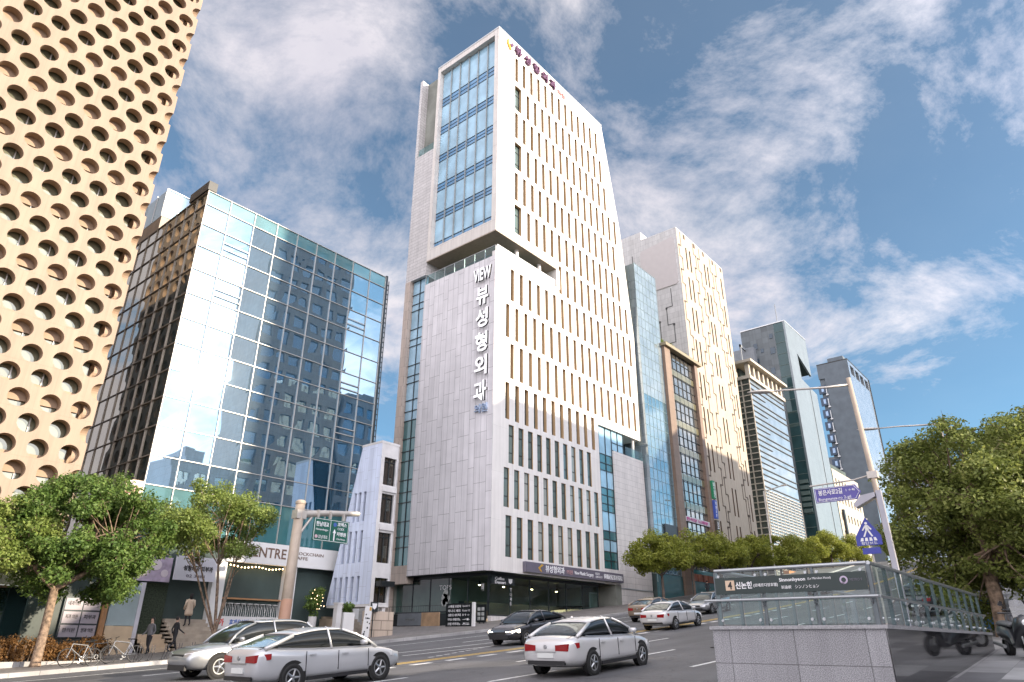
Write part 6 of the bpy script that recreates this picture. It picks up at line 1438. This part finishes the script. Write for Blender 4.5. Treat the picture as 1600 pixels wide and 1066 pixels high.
# scooters ---------------------------------------------------------
sc_blk = M('scooter_black', (.02,.021,.024), .3, coat=.7); sc_gr = M('scooter_grey', (.12,.125,.13), .4)
def scooter(label, x, y, rz, box):
    t = thing('scooter', label, 'scooter', (0,0,0))
    for wx in (-.62, .66):
        mb = MB(); mb.lathe([(.17,-.06),(.24,-.065),(.265,-.03),(.265,.03),(.24,.065),(.17,.06)], (wx,0,.265), 'y', 22); wh = mb.build('wheel', tyre_m, t, smooth=True)
        mb = MB(); mb.lathe([(0,-.03),(.17,-.035),(.17,.035),(0,.03)], (wx,0,.265), 'y', 16); mb.build('rim', rim_m, wh)
    rg_ = []
    for (px, zb, zt, w_) in ((-.95,.55,.70,.08),(-.75,.42,.80,.17),(-.4,.34,.80,.20),(-.05,.24,.70,.17),(.15,.20,.36,.19),(.35,.22,.40,.19),(.52,.30,.95,.21),(.66,.50,1.02,.19),(.80,.62,.92,.10)):
        c_ = (zb+zt)/2; hh = (zt-zb)/2; rg_.append([(px,w_*math.cos(a)*abs(math.cos(a))**-.3 if abs(math.cos(a)) > .05 else 0,c_+hh*math.sin(a)) for a in [2*PI*k/12 for k in range(12)]])
    mb = MB(); mb.loft(rg_); mb.build('body', sc_blk, t, smooth=True)
    mb = MB(); mb.loft([[(px,w_*s,z+dz) for s, dz in ((-1,0),(-.7,.06),(0,.085),(.7,.06),(1,0))] for px, w_, z in ((-.82,.12,.80),(-.5,.17,.80),(-.1,.15,.75),(.02,.1,.72))], closed=False, cap=False); o = mb.build('saddle', sc_gr, t, smooth=True); md = o.modifiers.new('th','SOLIDIFY'); md.thickness = .06
    mb = MB(); mb.tube([(.66,0,.265),(.55,0,.65),(.47,0,1.0)], .035, 8)
    for s in (-1, 1): mb.tube([(.66,.08*s,.27),(.60,.08*s,.55)], .022, 6)
    mb.build('fork', alu, t)
    mb = MB(); mb.tube([(.38,-.36,1.03),(.47,-.12,1.03),(.47,.12,1.03),(.38,.36,1.03)], .016, 8)
    for s in (-1, 1): mb.tube([(.42,.25*s,1.03),(.36,.40*s,1.03)], .022, 8)
    mb.build('handlebar', sc_blk, t)
    for s in (-1, 1):
        mb = MB(); mb.tube([(.44,.2*s,1.04),(.46,.30*s,1.2)], .007, 5); mb.loft([[(.46+d,.33*s+.055*math.cos(a),1.235+.04*math.sin(a)) for a in [2*PI*k/10 for k in range(10)]] for d in (-.01,.025)]); mb.build('mirror', sc_blk, t)
    mb = MB(); mb.loft([[(px,w_*s,z+.02*(1-s*s)) for s in (-1,-.5,0,.5,1)] for px, w_, z in ((.72,.2,.92),(.62,.19,1.15),(.54,.14,1.32))], closed=False, cap=False); o = mb.build('windscreen', M_clear('smoke_screen', (.35,.38,.40), .1), t)
    mb = MB(); mb.lathe([(0,.02),(.07,.0),(.085,-.05),(0,-.06)], (.80,0,.80), 'x', 14); mb.build('headlight', head_m, t)
    mb = MB(); mb.box(-.98,-.93,-.08,.08,.60,.68); mb.build('tail_light', tail_m, t)
    mb = MB(); mb.tube([(-.3,-.2,.25),(-.9,-.22,.34)], .045, 8); mb.build('exhaust', alu, t)
    if box:
        mb = MB(); mb.box(-1.0,-.58,-.24,.24,.92,1.38); mb.box(-.95,-.6,-.1,.1,.82,.92); mb.build('top_box', sc_blk, t, bevel=.04)
    t.location = (x, y, gz(x)+KH); t.rotation_euler = (0, 0, rz)
scooter('black scooter with smoked windscreen parked facing the camera beside the subway wall', 22.9, 2.3, R(205), False)
scooter('black scooter with a tall top box parked close behind the first scooter', 25.6, 2.2, R(40), True)

hoop_m = M('hoop_steel', (.06,.06,.065), .5, metal=.2)
# bicycles -----------------------------------------------------------
def bicycle(label, x, y, rz, fm, lean=0):
    t = thing('bicycle', label, 'bicycle', (0,0,0), 'bicycles parked at the rack')
    for wx in (-.52, .52):
        mb = MB(); mb.lathe([(.315,-.012),(.34,-.014),(.345,0),(.34,.014),(.315,.012),(.315,-.012)], (wx,0,.345), 'y', 28); wh = mb.build('wheel', tyre_m, t, smooth=True)
        mb = MB(); mb.lathe([(.303,-.006),(.314,-.008),(.314,.008),(.303,.006)], (wx,0,.345), 'y', 28)
        for k in range(14): a = 2*PI*k/14; mb.tube([(wx,.02*(-1)**k,.345),(wx+.305*math.cos(a),0,.345+.305*math.sin(a))], .0022, 4)
        mb.lathe([(0,-.04),(.022,-.04),(.022,.04),(0,.04)], (wx,0,.345), 'y', 10); mb.build('rim', hoop_m, wh)
    mb = MB(); bb, st_, hd, h2 = (-.10,0,.30), (-.24,0,.78), (.36,0,.84), (.40,0,.68)
    for a, b in ((bb,st_),(bb,h2),(st_,hd),(hd,h2)): mb.tube([a,b], .019, 8)
    for s in (-1,1): mb.tube([bb,(-.52,.05*s,.345)], .010, 6); mb.tube([st_,(-.52,.05*s,.345)], .009, 6); mb.tube([h2,(.52,.05*s,.345)], .012, 6)
    mb.build('frame', fm, t)
    mb = MB(); mb.loft([[(px,w_*c,.93+.02*d) for c, d in ((-1,-.5),(0,1),(1,-.5),(0,-1.5))] for px, w_ in ((-.40,.075),(-.28,.06),(-.12,.02))]); mb.tube([st_,(-.27,0,.92)], .013, 6); mb.build('saddle', tyre_m, t, smooth=False)
    mb = MB(); mb.tube([hd,(.34,0,.96)], .014, 6); mb.tube([(.30,-.28,.99),(.36,-.1,.97),(.36,.1,.97),(.30,.28,.99)], .012, 8); mb.build('handlebar', tyre_m, t)
    mb = MB(); mb.lathe([(.07,-.004),(.09,-.004),(.09,.004),(.07,.004)], (-.10,-.05,.30), 'y', 18); mb.tube([(-.10,-.06,.30),(-.02,-.07,.16)], .008, 5); mb.tube([(-.10,.06,.30),(-.18,.07,.44)], .008, 5); mb.box(-.06,.03,-.13,-.07,.145,.165); mb.tube([(-.1,-.05,.39),(-.52,-.05,.38)], .004, 4); mb.tube([(-.1,-.05,.21),(-.52,-.05,.31)], .004, 4); mb.build('crankset', alu, t)
    t.location = (x, y, gz(x)+KH); t.rotation_euler = (R(lean), 0, rz)
bicycle('silver framed bicycle at the left end of the rack, nearest the kerb', 12.05, 32.55, R(186), M('silver_frame', (.24,.24,.235), .45, metal=.3), 5)
bicycle('black bicycle squeezed in the middle of the rack', 12.85, 32.9, R(15), sc_blk, -6)
bicycle('grey bicycle at the right of the group by the empty hoops', 13.75, 32.8, R(170), M('grey_frame', (.22,.23,.24), .4, metal=.4), 4)
rk = None
for k in range(6):
    x = 14.2+.62*k; y = 32.55+.06*k
    lab = ('first black wheel hoop, by the grey bicycle','second black wheel hoop of the rack','third black wheel hoop of the rack','fourth black wheel hoop of the rack','fifth black wheel hoop of the rack','last black wheel hoop, nearest the cars')[k]
    if rk is None:
        rk = thing('bicycle_rack', lab, 'bicycle rack', (x,y,gz(x)+KH), 'black wheel hoops along the kerb'); b0 = gz(x)+KH
        mb = MB()
        for dx in (0,.12): mb.tube([(x+dx,y-.05,b0),(x+dx,y-.05,b0+.45),(x+dx+.03,y,b0+.62),(x+dx+.06,y+.05,b0+.45),(x+dx+.06,y+.3,b0)], .012, 6)
        mb.build('hoop', hoop_m, rk); mb = MB(); mb.box(x-.03,x+.22,y-.08,y+.34,b0,b0+.02); mb.build('base_plate', hoop_m, rk)
    else: copy_thing(rk, (x,y,gz(x)+KH), 0, lab)

# people -----------------------------------------------------------
skin = M('skin', (.55,.36,.27), .6, amt=.06)
def person(label, x, y, z, rz, top, legs, hairm, stride=.0, coat=None, long_hair=False, arm=.1):
    t = thing('person', label, 'person', (0,0,0))
    J = {'pel':(0,0,.93),'wst':(0,0,1.06),'chs':(0,0,1.28),'nck':(0,0,1.44),'hd0':(.01,0,1.52),'hd1':(.02,0,1.60),'hd2':(.01,0,1.68)}
    E_ = [('pel','wst'),('wst','chs'),('chs','nck'),('nck','hd0'),('hd0','hd1'),('hd1','hd2')]
    Rr = {'pel':.135,'wst':.115,'chs':.135,'nck':.05,'hd0':.065,'hd1':.088,'hd2':.062}
    for s, n in ((1,'l'),(-1,'r')):
        f = stride*s
        for nm, p, r in (('hip',(0,.085*s,.88),.095),('kne',(.10*f+.02,.09*s,.49),.058),('ank',(.34*f-(.10 if f < 0 else 0),.09*s,.09+(.06 if f < 0 else 0)),.038),('toe',(.34*f+.16-(.10 if f < 0 else 0),.10*s,.035+(.02 if f < 0 else 0)),.032),
                         ('sho',(0,.175*s,1.38),.055),('elb',(-.12*f-.02,.225*s,1.10),.040),('wri',(-.30*f+.06+arm,.22*s,.87+arm*.4),.028),('han',(-.33*f+.08+arm*1.2,.215*s,.80+arm*.5),.032)):
            J[nm+n] = p; Rr[nm+n] = r
        E_ += [('pel','hip'+n),('hip'+n,'kne'+n),('kne'+n,'ank'+n),('ank'+n,'toe'+n),('chs','sho'+n),('sho'+n,'elb'+n),('elb'+n,'wri'+n),('wri'+n,'han'+n)]
    ks = list(J); me = bpy.data.meshes.new('tmp'); me.from_pydata([J[k] for k in ks], [(ks.index(a),ks.index(b)) for a, b in E_], [])
    o = bpy.data.objects.new('tmp', me); col.objects.link(o); md = o.modifiers.new('s','SKIN'); sv = me.skin_vertices[0].data
    for i, k in enumerate(ks): sv[i].radius = (Rr[k], Rr[k]); sv[i].use_root = (k == 'pel')
    o.modifiers.new('b','SUBSURF').levels = 2; bpy.context.view_layer.update(); dg = bpy.context.evaluated_depsgraph_get()
    m2 = bpy.data.meshes.new_from_object(o.evaluated_get(dg)); bpy.data.objects.remove(o); bpy.data.meshes.remove(me)
    m2.name = 'body'; 
    for mm in (skin, top, legs, tyre_m): m2.materials.append(mm)
    for p in m2.polygons:
        c = p.center; p.use_smooth = True
        armp = abs(c.y) > .16 and c.z < 1.2
        p.material_index = 0 if c.z > 1.44 or (abs(c.y) > .17 and .75 < c.z < .90) else (1 if c.z > .92 or armp and c.z > .86 else (2 if c.z > .10 else 3))
    b = bpy.data.objects.new('body', m2); col.objects.link(b); b.parent = t
    mb = MB(); 
    rg_ = [[(.0-.01+r*math.cos(a)*.95,r*math.sin(a)*.9,zz_) for a in [2*PI*k/12 for k in range(12)]] for r, zz_ in ((.085,1.545),(.102,1.60),(.098,1.66),(.07,1.715),(.015,1.735))]
    for ring in rg_[:2]:
        for i, p in enumerate(ring):
            if p[0] > .02: ring[i] = (.03, p[1], p[2]+.06)
    if long_hair: rg_.insert(0, [(-.05+.05*math.cos(a),.085*math.sin(a),1.36) for a in [2*PI*k/12 for k in range(12)]])
    mb.loft(rg_); mb.build('hair', hairm, t, smooth=True)
    mb = MB(); mb.loft([[(.10,.012*math.cos(a),1.575+.02*math.sin(a)) for a in (0,2.1,4.2)],[(.125,0,1.565)]*3]); mb.build('nose', skin, t)
    if coat:
        rr2 = []
        for z_, rx, ry in ((.52,.20,.25),(.75,.18,.225),(.95,.15,.19),(1.08,.135,.175),(1.25,.15,.195),(1.36,.13,.20),(1.43,.07,.10)): rr2.append([(rx*math.cos(a),ry*math.sin(a),z_) for a in [2*PI*k/16 for k in range(16)]])
        mb = MB(); mb.loft(rr2); mb.build('coat', coat, t, smooth=True, subsurf=1)
        for s in (-1, 1):
            mb = MB(); mb.tube([(0,.18*s,1.37),(-.02,.24*s,1.10),(.07+arm,.235*s,.88+arm*.4)], [.078,.064,.05], 10); mb.build('sleeve', coat, t, smooth=True)
    t.location = (x, y, z); t.rotation_euler = (0, 0, rz)
hair_k = M('hair_black', (.015,.012,.011), .5); cl_d = M('cloth_dark', (.025,.026,.03), .8); cl_b = M('cloth_beige', (.62,.50,.38), .8, amt=.08); cl_g = M('cloth_grey', (.16,.16,.17), .8)
person('woman in a long beige coat with black hair, climbing the entrance steps', 19.95, 40.2, gz(19.5)+KH+1.2, R(85), cl_b, cl_d, hair_k, .15, coat=cl_b, long_hair=True)
person('pedestrian in dark clothes walking past the foot of the entrance steps', 18.35, 38.0, gz(18.3)+KH, R(0), cl_d, cl_d, hair_k, .7)
person('shaded figure in dark grey with white shoes standing by the ivy wall', 16.9, 37.6, gz(16.9)+KH, R(200), cl_g, cl_d, hair_k, .35)
person('distant pedestrian in black behind the hillside cars, by the dark shopfronts', 72, 33.2, gz(72)+KH, R(10), cl_d, cl_d, hair_k, .5)
